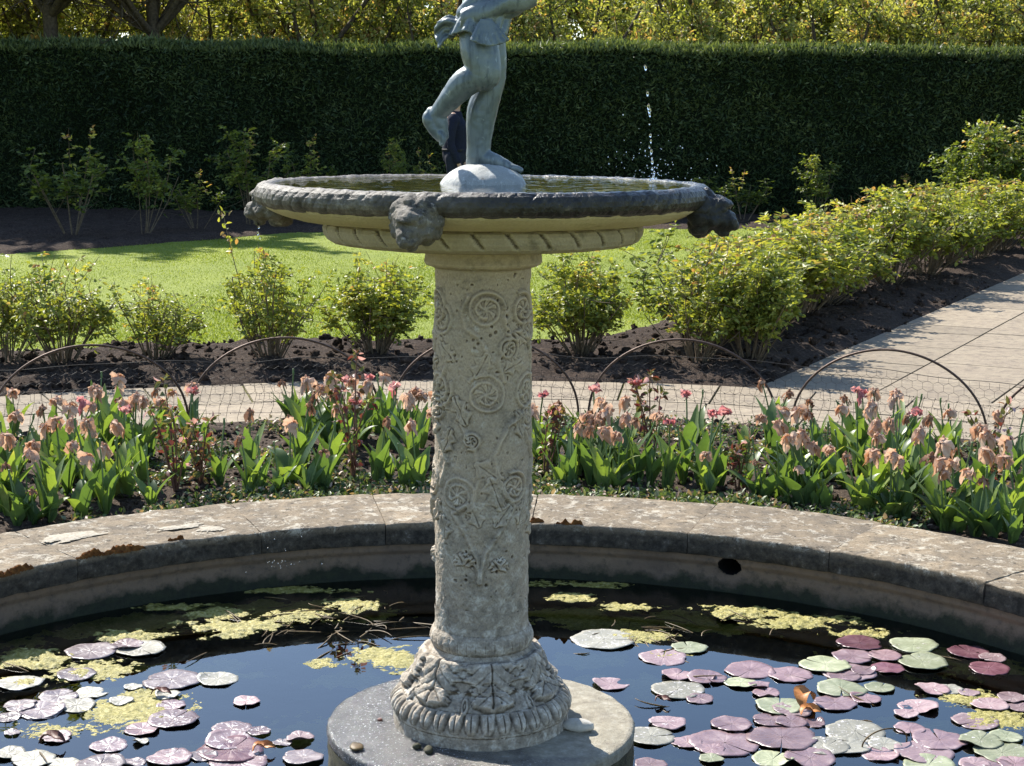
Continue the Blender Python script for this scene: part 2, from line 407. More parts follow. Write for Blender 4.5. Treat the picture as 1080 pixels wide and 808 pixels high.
M['black'] = plain_mat('dark_hole', (0.01, 0.009, 0.008), (0.015, 0.013, 0.01), 20)
M['rust'] = plain_mat('rusty_rod', (0.06, 0.035, 0.025), (0.12, 0.075, 0.052), 40, 0.55, 0.4, 0.5)
M['wire'] = plain_mat('netting_wire', (0.018, 0.016, 0.014), (0.035, 0.03, 0.026), 60, 0.6, 0.3)
M['droplet'] = None
def droplet_mat():
    m, nt, b = newmat('water_droplet')
    b.inputs['Base Color'].default_value = (0.95, 0.97, 1, 1); b.inputs['Roughness'].default_value = 0.05
    b.inputs['Transmission Weight'].default_value = 1.0; b.inputs['IOR'].default_value = 1.33
    return m
M['droplet'] = droplet_mat()
def soil_mat(name, a, b_, c_, s=1.0, bd=0.03):
    m, nt, b = newmat(name); p = pos(nt)
    n1 = noise(nt, p, 9 * s, 8, 0.7); n2 = noise(nt, p, 45 * s, 8, 0.75)
    c = ramp(nt, n2, [(0.32, a), (0.52, b_), (0.68, c_)])
    c = mix(nt, 0.6, c, ramp(nt, n1, [(0.3, (0.5,) * 3), (0.7, (1.15,) * 3)]), 'MULTIPLY')
    nt.links.new(c, b.inputs['Base Color']); b.inputs['Roughness'].default_value = 0.95
    b.inputs['Specular IOR Level'].default_value = 0.15
    bump(nt, b, math_(nt, 'ADD', n2, n1), 0.9, bd); return m
M['soil'] = soil_mat('bed_soil', (0.022, 0.015, 0.011), (0.065, 0.045, 0.034), (0.16, 0.115, 0.085))
M['mulch'] = soil_mat('near_bed_soil', (0.03, 0.02, 0.014), (0.09, 0.065, 0.048), (0.24, 0.18, 0.13), 1.6, 0.02)
def lawn_mat():
    m, nt, b = newmat('lawn'); p = pos(nt)
    mp = nd(nt, 'ShaderNodeMapping'); mp.inputs['Scale'].default_value = (1, 0.35, 1); nt.links.new(p, mp.inputs[0])
    n1 = noise(nt, mp.outputs[0], 1.3, 8, 0.7); n2 = noise(nt, mp.outputs[0], 60, 6, 0.7)
    c = ramp(nt, n2, [(0.3, (0.14, 0.175, 0.020)), (0.55, (0.22, 0.265, 0.036)), (0.75, (0.31, 0.345, 0.07))])
    c = mix(nt, 0.7, c, ramp(nt, n1, [(0.35, (0.66, 0.72, 0.6)), (0.65, (1.12, 1.08, 1.0))]), 'MULTIPLY')
    nt.links.new(c, b.inputs['Base Color']); b.inputs['Roughness'].default_value = 0.8
    b.inputs['Specular IOR Level'].default_value = 0.2
    bump(nt, b, n2, 0.8, 0.02); return m
M['lawn'] = lawn_mat()
M['grass'] = leaf_mat('grass_blades', [(0, (0.13, 0.175, 0.02)), (0.6, (0.23, 0.285, 0.04)), (1, (0.38, 0.405, 0.10))], 0.45, (1.2, 1.2, 0.5))
def paving_mat():
    m, nt, b = newmat('sandstone_paving'); p = pos(nt)
    a = nd(nt, 'ShaderNodeAttribute'); a.attribute_name = 'tint'
    n1 = noise(nt, p, 3.5, 8, 0.65); n2 = noise(nt, p, 40, 8, 0.7); n3 = noise(nt, p, 14, 8, 0.7)
    c = ramp(nt, n1, [(0.3, (0.29, 0.24, 0.17)), (0.7, (0.225, 0.18, 0.13))])
    c = mix(nt, ramp(nt, n3, [(0.48, K0), (0.66, K1)]), c, (0.15, 0.12, 0.088))
    c = mix(nt, ramp(nt, n2, [(0.58, K0), (0.7, K1)]), c, (0.46, 0.40, 0.31))
    c = mix(nt, 0.6, c, ramp(nt, a.outputs['Fac'], [(0, (0.70, 0.68, 0.64)), (1, (1.2, 1.17, 1.12))]), 'MULTIPLY')
    nt.links.new(c, b.inputs['Base Color']); b.inputs['Roughness'].default_value = 0.9
    bump(nt, b, math_(nt, 'ADD', n2, n3), 0.5, 0.008); return m
M['paving'] = paving_mat()
M['joint'] = soil_mat('paving_joint', (0.05, 0.05, 0.02), (0.12, 0.12, 0.035), (0.2, 0.19, 0.07), 1.0, 0.01)
M['hedge'] = leaf_mat('yew_foliage', [(0, (0.020, 0.036, 0.014)), (0.45, (0.055, 0.088, 0.034)), (1, (0.19, 0.225, 0.09))], 0.3, (1.3, 1.3, 0.5), 0.5, 0.35)
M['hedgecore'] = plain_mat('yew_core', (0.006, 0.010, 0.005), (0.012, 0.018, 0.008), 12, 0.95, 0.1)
M['treeleaf'] = leaf_mat('tree_leaves', [(0, (0.09, 0.12, 0.025)), (0.45, (0.26, 0.29, 0.075)), (0.9, (0.50, 0.50, 0.20)), (0.97, (0.56, 0.49, 0.25)), (1, (0.5, 0.32, 0.15))], 0.5, (1.3, 1.25, 0.5))
M['bark'] = plain_mat('tree_bark', (0.05, 0.038, 0.026), (0.12, 0.09, 0.06), 25, 0.9, 0.2, 0, 0.6, 0.01)
M['roseleaf'] = leaf_mat('rose_leaves', [(0, (0.05, 0.085, 0.02)), (0.4, (0.15, 0.195, 0.04)), (0.72, (0.34, 0.36, 0.075)), (0.93, (0.46, 0.43, 0.12)), (1, (0.42, 0.24, 0.12))], 0.45, (1.3, 1.25, 0.5))
M['rosestem'] = plain_mat('rose_stems', (0.09, 0.065, 0.04), (0.19, 0.14, 0.085), 30, 0.75)
M['tulipleaf'] = leaf_mat('tulip_leaves', [(0, (0.06, 0.105, 0.045)), (0.5, (0.125, 0.195, 0.07)), (0.80, (0.22, 0.29, 0.08)), (1, (0.46, 0.40, 0.16))], 0.40, (1.35, 1.4, 0.45), 0.38, 0.45)
M['tulipstem'] = plain_mat('tulip_stems', (0.09, 0.14, 0.05), (0.14, 0.20, 0.07), 30, 0.5)
M['peach'] = leaf_mat('wilted_peach_petals', [(0, (0.42, 0.23, 0.12)), (0.5, (0.61, 0.42, 0.31)), (1, (0.78, 0.64, 0.50))], 0.4, (1.1, 0.9, 0.75), 0.7, 0.2)
M['pink'] = leaf_mat('faded_pink_petals', [(0, (0.5, 0.17, 0.17)), (0.5, (0.66, 0.32, 0.30)), (1, (0.78, 0.54, 0.47))], 0.4, (1.1, 0.8, 0.8), 0.6, 0.2)
M['brownp'] = leaf_mat('shrivelled_brown_petals', [(0, (0.17, 0.085, 0.05)), (0.5, (0.34, 0.19, 0.12)), (1, (0.52, 0.34, 0.23))], 0.3, (1.1, 0.9, 0.75), 0.8, 0.1)
M['redleaf'] = leaf_mat('red_rose_shoots', [(0, (0.11, 0.03, 0.028)), (0.3, (0.16, 0.06, 0.04)), (0.45, (0.10, 0.13, 0.035)), (0.8, (0.19, 0.22, 0.055)), (0.92, (0.32, 0.2, 0.1)), (1, (0.62, 0.45, 0.42))], 0.35, (1.3, 0.9, 0.8))
M['redstem'] = plain_mat('red_rose_canes', (0.09, 0.035, 0.025), (0.17, 0.09, 0.05), 30, 0.6)
M['cover'] = leaf_mat('ground_cover', [(0, (0.05, 0.09, 0.03)), (0.5, (0.10, 0.15, 0.05)), (0.72, (0.22, 0.26, 0.12)), (0.8, (0.30, 0.2, 0.14)), (1, (0.50, 0.36, 0.27))], 0.3)

def pad_mat(name, stops, glint_speck=0.0, rough=0.27):
    m, nt, b = newmat(name)
    tc = nd(nt, 'ShaderNodeTexCoord'); ob = tc.outputs['Object']
    sx = nd(nt, 'ShaderNodeSeparateXYZ'); nt.links.new(ob, sx.inputs[0])
    ang = math_(nt, 'ARCTAN2', sx.outputs['Y'], sx.outputs['X'])
    vein = math_(nt, 'ABSOLUTE', math_(nt, 'SINE', math_(nt, 'MULTIPLY', ang, 7.0)))
    p = pos(nt); n1 = noise(nt, p, 16, 7, 0.65); n2 = noise(nt, p, 110, 4, 0.6)
    c = ramp(nt, n1, stops)
    c = mix(nt, ramp(nt, vein, [(0.0, (0.55,) * 3), (0.12, K0)]), c, tuple(min(1, x * 1.5) for x in stops[1][1]))
    oi = nd(nt, 'ShaderNodeObjectInfo'); n5 = noise(nt, p, 28, 6, 0.7, 0.5)
    c = mix(nt, 0.9, c, ramp(nt, oi.outputs['Random'], [(0, (0.68, 0.66, 0.62)), (0.5, (1.0,) * 3), (1, (1.32, 1.28, 1.22))]), 'MULTIPLY')
    c = mix(nt, ramp(nt, n5, [(0.6, K0), (0.7, (0.6,) * 3)]), c, (0.13, 0.085, 0.06))
    if glint_speck: c = mix(nt, ramp(nt, math_(nt, 'ADD', math_(nt, 'MULTIPLY', n2, .6), math_(nt, 'MULTIPLY', n5, .5)), [(0.66 - glint_speck * 0.1, K0), (0.70 - glint_speck * 0.1, K1)]), c, (0.55, 0.52, 0.51))  # pale specks are sun glints on water drops, painted into the pad colour
    nt.links.new(c, b.inputs['Base Color'])
    nt.links.new(ramp(nt, n1, [(0.3, (rough,) * 3), (0.7, (rough + 0.2,) * 3)]), b.inputs['Roughness'])
    b.inputs['Specular IOR Level'].default_value = 0.6
    h = math_(nt, 'ADD', math_(nt, 'MULTIPLY', vein, 0.6), n2)
    bump(nt, b, h, 0.35, 0.003); return m
M['pad_p'] = pad_mat('purple_pad', [(0.3, (0.15, 0.09, 0.10)), (0.55, (0.235, 0.155, 0.165)), (0.75, (0.33, 0.25, 0.25))], 0.0)
M['pad_d'] = pad_mat('dark_red_pad', [(0.3, (0.10, 0.038, 0.052)), (0.55, (0.15, 0.065, 0.082)), (0.75, (0.22, 0.12, 0.135))])
M['pad_k'] = pad_mat('pink_pad', [(0.3, (0.22, 0.14, 0.15)), (0.55, (0.26, 0.18, 0.19)), (0.75, (0.33, 0.26, 0.26))], 0.15, 0.4)
M['pad_g'] = pad_mat('green_pad', [(0.3, (0.18, 0.20, 0.11)), (0.55, (0.26, 0.28, 0.175)), (0.75, (0.36, 0.37, 0.27))], 0.05, 0.42)
M['pad_s'] = pad_mat('silver_pad', [(0.3, (0.23, 0.22, 0.175)), (0.55, (0.27, 0.26, 0.21)), (0.75, (0.36, 0.35, 0.30))], 0.45, 0.4)
def algae_mat():
    m, nt, b = newmat('algae_mat'); p = pos(nt)
    n1 = noise(nt, p, 10, 8, 0.7); n2 = noise(nt, p, 70, 8, 0.75)
    c = ramp(nt, n2, [(0.3, (0.11, 0.095, 0.015)), (0.48, (0.34, 0.29, 0.05)), (0.66, (0.66, 0.58, 0.26))])
    c = mix(nt, ramp(nt, n1, [(0.45, K0), (0.7, K1)]), c, (0.24, 0.22, 0.04))
    nt.links.new(c, b.inputs['Base Color']); b.inputs['Roughness'].default_value = 0.5
    bump(nt, b, n2, 0.9, 0.012); return m
M['algae'] = algae_mat()
M['weed'] = plain_mat('brown_weed', (0.05, 0.032, 0.012), (0.17, 0.11, 0.04), 40, 0.5)
M['deadleaf'] = plain_mat('orange_dead_leaf', (0.34, 0.12, 0.03), (0.5, 0.22, 0.06), 40, 0.5)
M['darkleaf'] = plain_mat('rotten_leaf', (0.07, 0.02, 0.015), (0.16, 0.06, 0.04), 40, 0.5)
M['pebble'] = plain_mat('pale_stone', (0.40, 0.37, 0.31), (0.55, 0.52, 0.46), 50, 0.85)
M['navy'] = plain_mat('navy_cloth', (0.006, 0.008, 0.020), (0.012, 0.014, 0.034), 40, 0.9)
M['denim'] = plain_mat('dark_trousers', (0.012, 0.014, 0.025), (0.022, 0.025, 0.04), 40, 0.9)
M['leather'] = plain_mat('belt_leather', (0.012, 0.010, 0.009), (0.02, 0.017, 0.015), 40, 0.6)
M['skin'] = plain_mat('skin', (0.45, 0.27, 0.19), (0.5, 0.31, 0.22), 12, 0.55)
M['hair'] = plain_mat('brown_hair', (0.03, 0.02, 0.013), (0.06, 0.04, 0.025), 60, 0.6)

# ================================================================== SETTING: ground, path, lawn, beds
PD = np.array([0.46, 0.888]); PD /= np.linalg.norm(PD); PN = np.array([PD[1], -PD[0]])
PW, RP0, RP1, BW = 1.34, 4.74, 6.0, 1.62
def polar(R, a):          # a = angle from straight ahead, + right
    return CX + R * np.sin(a), CY + R * np.cos(a)
mb = MB()
na = 96; rr = np.array([2.56, 2.7, 4, 6, 8, 12, 20, 35, 60, 120, 260, 600.0])
a = np.linspace(0, 2 * PI, na, endpoint=False)
x, y = polar(rr[:, None], a[None, :])
mb.add(np.stack([x, y, np.full_like(x, -0.035)], -1).reshape(-1, 3), gridfaces(len(rr), na, True))
tag(mb.build('ground', M['lawn'], smooth=False), 'flat grassy ground of the garden', 'ground', kind='structure')

def yfar(x): return np.interp(x, [-12, -9, -5.5, -2.95, 0, 3.4, 8, 14], [12.5, 14.3, 17.7, 21.2, 22.5, 22.7, 22.9, 22.9])
def sdf(x, y):
    dx, dy = x - CX, y - CY
    R = np.hypot(dx, dy); al = dx * PD[0] + dy * PD[1]; ac = dx * PN[0] + dy * PN[1]
    w = 0.05 * vn(np.stack([x * 1.3, y * 1.3, 0 * x], -1), 5)
    lawn = np.minimum(np.minimum(R - 7.55, np.abs(ac) - PW - BW), (yfar(x) - y) * 0.85) + w
    path = np.maximum(RP1 - R, np.where(al > 0, PW - np.abs(ac), -9))
    return lawn, path
# lawn sheet
xs = np.arange(-11, 13, 0.10); ys = np.arange(9.0, 24.0, 0.10)
X, Y = np.meshgrid(xs, ys)
L_, P_ = sdf(X, Y)
Z = 0.035 + 0.012 * fbm(np.stack([X * .6, Y * .6, 0 * X], -1), 3)
f = gridfaces(len(ys), len(xs)); keep = L_.ravel()[f].min(1) > -0.2
mb = MB(); mb.add(np.stack([X, Y, Z], -1).reshape(-1, 3), f[keep])
tag(mb.build('lawn', M['lawn']), 'sunlit mown lawn between the rose beds and the hedge', 'lawn', kind='structure')
# grass blades on it
n = 420000
gy = 10.8 + (23.2 - 10.8) * RS.rand(n) ** 1.25; gx = (RS.rand(n) * 2 - 1) * 0.55 * gy
L_, P_ = sdf(gx, gy); k = (L_ > -0.03)
gx, gy = gx[k], gy[k]; n = len(gx)
hh = 0.010 + 0.013 * RS.rand(n) + 0.012 * (RS.rand(n) > .97); ww = 0.0035 + 0.003 * RS.rand(n)
az = RS.rand(n) * 2 * PI; lean = RS.normal(size=(n, 2)) * 0.45
b0 = np.stack([gx, gy, np.full(n, 0.03)], -1); sd = np.stack([np.cos(az), np.sin(az), 0 * az], -1) * ww[:, None]
tp = b0 + np.stack([lean[:, 0] * hh, lean[:, 1] * hh, hh], -1)
mb = MB(); mb.add(np.stack([b0 - sd, b0 + sd, tp], 1).reshape(-1, 3), np.arange(3 * n).reshape(-1, 3),
                  np.repeat(np.clip(RS.normal(.5, .22, n) + 0.2 * vn(b0 * .9, 4), 0, 1), 3))
tag(mb.build('grass', M['grass'], smooth=False), 'short green grass blades of the mown lawn', 'grass', kind='stuff')

# paving: joints below, slabs above
def slab(mb, q, z, g=0.006, tint=0.5):
    q = np.asarray(q, float); c = q.mean(0); d = q - c
    q = c + d * (1 - g / np.maximum(np.abs(d).max(), .05))
    zz = z + RS.uniform(-.0015, .0015)
    n = len(q)
    top = np.c_[q, np.full(n, zz)]; bot = np.c_[q, np.full(n, zz - 0.025)]
    mb.add(np.vstack([top, bot]), np.array([[i, n + i, n + (i + 1) % n, (i + 1) % n] for i in range(n)]), tint)
    m_ = np.array([[0, 1, 2, 3]]) if n == 4 else None
    if n == 4: mb.add(top, m_, tint)
    else:
        ct_ = np.vstack([top, np.r_[c, zz][None]])
        mb.add(ct_, np.array([[i, (i + 1) % n, n] for i in range(n)]), tint)
mb = MB(); jb = MB()
for k, (r0, r1) in enumerate(((RP0, 5.36), (5.36, RP1))):
    nseg = 58 if k == 0 else 66
    for i in range(nseg):
        aa = np.linspace(2 * PI * (i + .3 * k) / nseg, 2 * PI * (i + 1 + .3 * k) / nseg, 4)
        xi, yi = polar(r0, aa); xo, yo = polar(r1, aa[::-1])
        slab(mb, np.r_[np.c_[xi, yi], np.c_[xo, yo]], 0.004, 0.009, RS.rand())
pc = np.array([CX, CY])
for row in range(4):
    a0 = -PW + row * PW / 2; s = 5.86; 
    while s < 27:
        l = RS.uniform(0.42, 0.95)
        q = [pc + PD * s + PN * a0, pc + PD * s + PN * (a0 + PW / 2), pc + PD * (s + l) + PN * (a0 + PW / 2), pc + PD * (s + l) + PN * a0]
        slab(mb, q, 0.0, 0.010, RS.rand()); s += l
tag(mb.build('path', M['paving'], smooth=False), 'pale sandstone paved path curving round the pool bed and running off to the right', 'path', kind='structure')
a = np.linspace(0, 2 * PI, 181)
x0, y0 = polar(RP0 - .05, a); x1, y1 = polar(RP1 + .05, a)
jb.add(np.r_[np.c_[x0, y0, 0 * x0 - .006], np.c_[x1, y1, 0 * x1 - .006]], gridfaces(2, 181))
q = [pc + PD * 5.7 - PN * PW, pc + PD * 5.7 + PN * PW, pc + PD * 27 + PN * PW, pc + PD * 27 - PN * PW]
jb.add(np.c_[np.array(q), np.full(4, -.010)], [[0, 1, 2, 3]])
tag(jb.build('path_joints', M['joint'], smooth=False), 'earth and moss in the joints of the paving', 'path', kind='structure')

# soil of the rose beds
xs = np.arange(-8.5, 11.5, 0.055); ys = np.arange(8.6, 27.5, 0.055)
X, Y = np.meshgrid(xs, ys); L_, P_ = sdf(X, Y)
p3 = np.stack([X, Y, 0 * X], -1)
ins = np.minimum(-L_, -P_)
Z = 0.0 + 0.055 * sst(0, .35, ins) + (0.045 * fbm(p3 * 3.5, 21) + 0.05 * np.abs(fbm(p3 * 9, 22))) * sst(-.05, .15, ins) + 0.03 * (-P_ > 0.02) * sst(0.5, 0, -L_) - 0.12 * sst(0.02, -0.12, ins)
f = gridfaces(len(ys), len(xs)); keep = ins.ravel()[f].max(1) > -0.15
mb = MB(); mb.add(np.stack([X, Y, Z], -1).reshape(-1, 3), f[keep])
for i in range(5200):                                   # clods
    yy = 9.2 + 7 * RS.rand() ** 1.6; xx = (RS.rand() * 2 - 1) * .34 * yy
    l1, p1 = sdf(np.array([xx]), np.array([yy]))
    if min(-l1[0], -p1[0]) < -0.02: continue
    r = 0.008 + 0.028 * RS.rand() ** 3
    v, fc = ball((0, 0, 0), r, 6, 5, (1, RS.uniform(.6, 1), RS.uniform(.5, .9)))
    v = v * (1 + .35 * RS.normal(size=(len(v), 1)))
    iz = Z[min(len(ys) - 1, int((yy - 8.6) / .055)), min(len(xs) - 1, int((xx + 8.5) / .055))]
    mb.add(v + [xx, yy, iz + r * .3], fc)
tag(mb.build('soil', M['soil']), 'dark crumbly soil of the rose beds', 'soil', kind='structure')

# near bed between coping and netting
def bedz(x, y): 
    p = np.stack([x, y, 0 * x], -1); return 0.03 + 0.022 * fbm(p * 4, 31) + 0.016 * np.abs(fbm(p * 14, 32))
a = np.linspace(-1.35, 1.35, 260); rr = np.linspace(2.57, RP0 + .02, 70)
x, y = polar(rr[:, None], a[None, :])
mb = MB(); z = bedz(x, y) - 0.05 * sst(RP0 - .08, RP0 + .02, rr)[:, None]
mb.add(np.stack([x, y, z], -1).reshape(-1, 3), gridfaces(len(rr), len(a)))
for i in range(3200):
    r = 2.64 + 2.0 * RS.rand(); an = RS.uniform(-.75, .75); xx, yy = polar(r, an)
    q = 0.006 + 0.02 * RS.rand() ** 3
    v, fc = ball((0, 0, 0), q, 6, 5, (1, RS.uniform(.6, 1), RS.uniform(.5, .9)))
    mb.add(v * (1 + .3 * RS.normal(size=(len(v), 1))) + [xx, yy, float(bedz(np.array([xx]), np.array([yy]))[0]) + q * .3], fc)
tag(mb.build('bed_soil', M['mulch']), 'crumbly brown soil of the tulip bed behind the pool', 'soil', kind='structure')

# ================================================================== POOL
pw = empty('pool_wall', (0, 0, 0), 0, 'round stone pool wall with worn coping slabs and a dark algae line', 'pool wall')
RW = R_IN + 0.035
hc = at(768, 588, CY + 1.95); hole_a = math.atan2(hc.x - CX, hc.y - CY); hole_z = -0.018
a = np.concatenate([np.linspace(hole_a - PI, hole_a - .06, 200), np.linspace(hole_a - .055, hole_a + .055, 45), np.linspace(hole_a + .06, hole_a + PI, 200)[:-1]])
zz = np.concatenate([np.linspace(-.62, -.1, 8), np.linspace(-.09, 0.03, 26)])
A, Zg = np.meshgrid(a, zz)
rad = RW - 0.012 * sst(-.03, -.005, Zg) + 0.006 * fbm(np.stack([A * 12, Zg * 9, 0 * A], -1), 41)
x, y = polar(rad, A)
f = gridfaces(len(zz), len(a), True)
inh = ((A - hole_a) * RW / 0.040) ** 2 + ((Zg - hole_z) / 0.030) ** 2 < 1
mb = MB(); mb.add(np.stack([x, y, Zg], -1).reshape(-1, 3), f[~inh.ravel()[f].any(1)])
kid = [mb.build('wall', M['wall'], pw)]
th = np.linspace(0, 2 * PI, 24, endpoint=False)
mb = MB(); V = []
for r_, s_ in ((RW - .004, 1.16), (RW + .25, 1.16)):
    xx, yy = polar(r_, hole_a + s_ * .040 * np.cos(th) / RW); V.append(np.stack([xx, yy, hole_z + s_ * .030 * np.sin(th)], -1))
xx, yy = polar(RW + .25, hole_a); V.append(np.repeat([[xx, yy, hole_z]], 24, 0))
mb.add(np.concatenate(V), gridfaces(3, 24, True)); mb.build('overflow_hole', M['black'], pw)
# floor
mb = MB(); a = np.linspace(0, 2 * PI, 96, endpoint=False); x, y = polar(np.array([0.02, .8, 1.6, 2.2])[:, None], a[None, :])
mb.add(np.stack([x, y, -0.55 + 0.06 * fbm(np.stack([x * 2, y * 2, 0 * x], -1), 44)], -1).reshape(-1, 3), gridfaces(4, 96, True))
tag(mb.build('pool_floor', M['poolfloor'], None), 'dark silty floor of the pool', 'pool floor', kind='structure')
# coping stones between measured joints
jp = [(-60, 632), (80, 588), (277, 562.5), (407, 553.5), (560, 552), (727, 559.5), (877, 579), (1037, 614)]
ja = [math.atan2(G(px, py, Z_COP).x - CX, G(px, py, Z_COP).y - CY) for px, py in jp]
rest = 2 * PI - (ja[-1] - ja[0]); nx = 17
ja += [ja[-1] + rest * (i + 1) / nx for i in range(nx)]
prof = []
def rounded():
    r0, r1, z0, z1, b = 0, R_OUT - R_IN, 0.018, Z_COP, 0.007
    P = [(b * .3, z0), (0, z0 + b * .6)] + [(0, z) for z in np.linspace(z0 + .02, z1 - b, 5)] + [(b * .25, z1 - b * .3), (b, z1)]
    P += [(r, z1) for r in np.linspace(.04, r1 - .03, 16)] + [(r1 - b, z1), (r1 - b * .25, z1 - b * .3), (r1, z1 - b), (r1, -0.03)]
    return np.array(P)
pf = rounded()
for i in range(len(ja) - 1):
    g = 0.0012; a = np.linspace(ja[i] + g / R_IN * 1.2, ja[i + 1] - g / R_IN * 1.2, max(8, int((ja[i + 1] - ja[i]) / 0.012)))
    dz = RS.uniform(-.0025, .0025); do = RS.uniform(-.03, .03); di = RS.uniform(-.006, .006); tl = RS.uniform(-.004, .004)
    if i == 6: do -= 0.02
    if i == 5: do += 0.03
    A, S = np.meshgrid(a, np.arange(len(pf)))
    rad = R_IN + di + pf[:, 0][:, None] * (1 + do * 1.2) + 0 * A
    z = pf[:, 1][:, None] + dz * (pf[:, 1] > .05)[:, None] + tl * (A - a.mean()) * 3 * (pf[:, 1] > .05)[:, None]
    x, y = polar(rad, A); p3 = np.stack([x, y, z], -1)
    edge = np.minimum(A - a[0], a[-1] - A) * R_IN
    nn = 0.005 * fbm(p3 * 18, 50 + i) + 0.004 * fbm(p3 * 60, 70 + i, 3)
    top = (pf[:, 1] > .09)[:, None]
    z = z + np.where(top, nn, nn * .2) - 0.003 * sst(.006, 0, edge) * top
    rad = rad + np.where(top & (pf[:, 0] > .02)[:, None], 0.01 * fbm(p3 * 6, 90), nn * 1.8 - .003)
    x, y = polar(rad, A)
    mb = MB(); mb.add(np.stack([x, y, z], -1).reshape(-1, 3), gridfaces(len(pf), len(a)))
    nv = len(pf)
    for col in (0, len(a) - 1):                             # end faces
        e = np.stack([x[:, col], y[:, col], z[:, col]], -1); c = e.mean(0)
        ff = np.array([[j, j + 1, nv] for j in range(nv - 1)] + [[nv - 1, 0, nv]])
        mb.add(np.vstack([e, c]), ff if col == 0 else ff[:, ::-1])
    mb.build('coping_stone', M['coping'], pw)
def patch(name, mat, cx, cy, rx, ry, h, seed, thr=0.75, lump=0.3, parent=pw, zb=Z_COP, rot=0):
    n = 44; u = np.linspace(-1.3, 1.3, n); U, W = np.meshgrid(u, u)
    d = np.hypot(U, W) + 0.55 * fbm(np.stack([U * 2.2, W * 2.2, 0 * U + seed], -1), seed)
    X = cx + (U * rx * math.cos(rot) - W * ry * math.sin(rot)); Y = cy + (U * rx * math.sin(rot) + W * ry * math.cos(rot))
    Z = zb + h * sst(thr + .3, thr - .3, d) * (1 + lump * fbm(np.stack([X * 60, Y * 60, 0 * X], -1), seed + 3)) - h * .15
    f = gridfaces(n, n); k = d.ravel()[f].max(1) < thr + .2
    mb = MB(); mb.add(np.stack([X, Y, Z], -1).reshape(-1, 3), f[k]); return mb.build(name, mat, parent)
def cop(px, py): return G(px, py, Z_COP)
def tang(p): return -math.atan2(p.x - CX, p.y - CY)
for px, py, rx, ry, sd in ((75, 567, .135, .07, 3), (222, 559, .06, .05, 4), (190, 557, .10, .04, 5)):
    p = cop(px, py); patch('lichen_patch', M['lichen'], p.x, p.y, rx, ry, 0.0035, sd, .6, .5, zb=Z_COP + .0045, rot=tang(p))
for px, py, rx, ry, sd in ((95, 585.5, .05, .014, 11), (130, 580, .08, .016, 12), (6, 605, .05, .014, 13), (566, 550, .03, .012, 14), (600, 552.5, .05, .008, 18), (186, 570, .03, .008, 16), (20, 601, .05, .010, 17)):
    p = cop(px, py); patch('moss_patch', M['moss'], p.x, p.y, rx, ry, 0.02, sd, .8, .9, zb=Z_COP - .006, rot=tang(p))

# water
mb = MB(); a = np.linspace(0, 2 * PI, 120, endpoint=False); x, y = polar(np.array([0.36, .8, 1.3, RW + .005])[:, None], a[None, :])
mb.add(np.stack([x, y, np.full_like(x, Z_WATER)], -1).reshape(-1, 3), gridfaces(4, 120, True))
tag(mb.build('water', M['water']), 'still dark pond water reflecting blue sky', 'water', kind='structure')

# ================================================================== FOUNTAIN
ftn = empty('stone_fountain', (0, 0, 0), 0, 'carved stone fountain with a wide basin on a thick column in the pool', 'fountain')
def lathe(name, prof, mat, na=360, disp=None, ds=0.004, parent=ftn, close=False):
    """prof [(r, z)] densified; theta 0 faces the camera, + right; disp(theta, z, s) -> outward displacement"""
    P = np.array(prof, float); seg = np.hypot(*np.diff(P, axis=0).T); s = np.r_[0, np.cumsum(seg)]
    n = max(len(P), int(s[-1] / ds)); si = np.unique(np.r_[np.linspace(0, s[-1], n), s])
    r = np.interp(si, s, P[:, 0]); z = np.interp(si, s, P[:, 1])
    dr = np.gradient(r, si); dz = np.gradient(z, si); nr, nz = -dz, dr           # outward for profile going down: (−dz, dr)
    th = np.linspace(-PI, PI, na, endpoint=False)
    TH, R = np.meshgrid(th, r); Z = np.repeat(z[:, None], na, 1); S = np.repeat(si[:, None], na, 1)
    d = 0 if disp is None else disp(TH, Z, S, R)
    R2 = R + d * nr[:, None]; Z2 = Z + d * nz[:, None]
    V = np.stack([CX + R2 * np.sin(TH), CY - R2 * np.cos(TH), Z2], -1).reshape(-1, 3)
    mb = MB(); mb.add(V, gridfaces(len(si), na, True)[:, ::-1])
    return mb.build(name, mat, parent)
Z_D = 0.142
def P3(TH, Z, R): return np.stack([R * np.sin(TH), R * np.cos(TH), Z], -1)
# round plinth slab (top and mossy side)
R_D = 0.372
lathe('plinth', [(0.02, Z_D + .002), (0.36, Z_D), (R_D - .004, Z_D - .003), (R_D, Z_D - .010), (R_D - .001, Z_D - .03)], M['plinth'], 240,
      lambda t, z, s, r: .0025 * fbm(P3(t, z, r) * 30, 101) + .004 * fbm(P3(t, z, r) * 7, 103), .006)
lathe('plinth_side', [(R_D - .001, Z_D - .03), (R_D - .004, -.1), (R_D - .004, -.58)], M['plinth_side'], 240,
      lambda t, z, s, r: .006 * fbm(P3(t, z, r) * 28, 102) * sst(Z_D - .03, Z_D - .06, z) , .008)
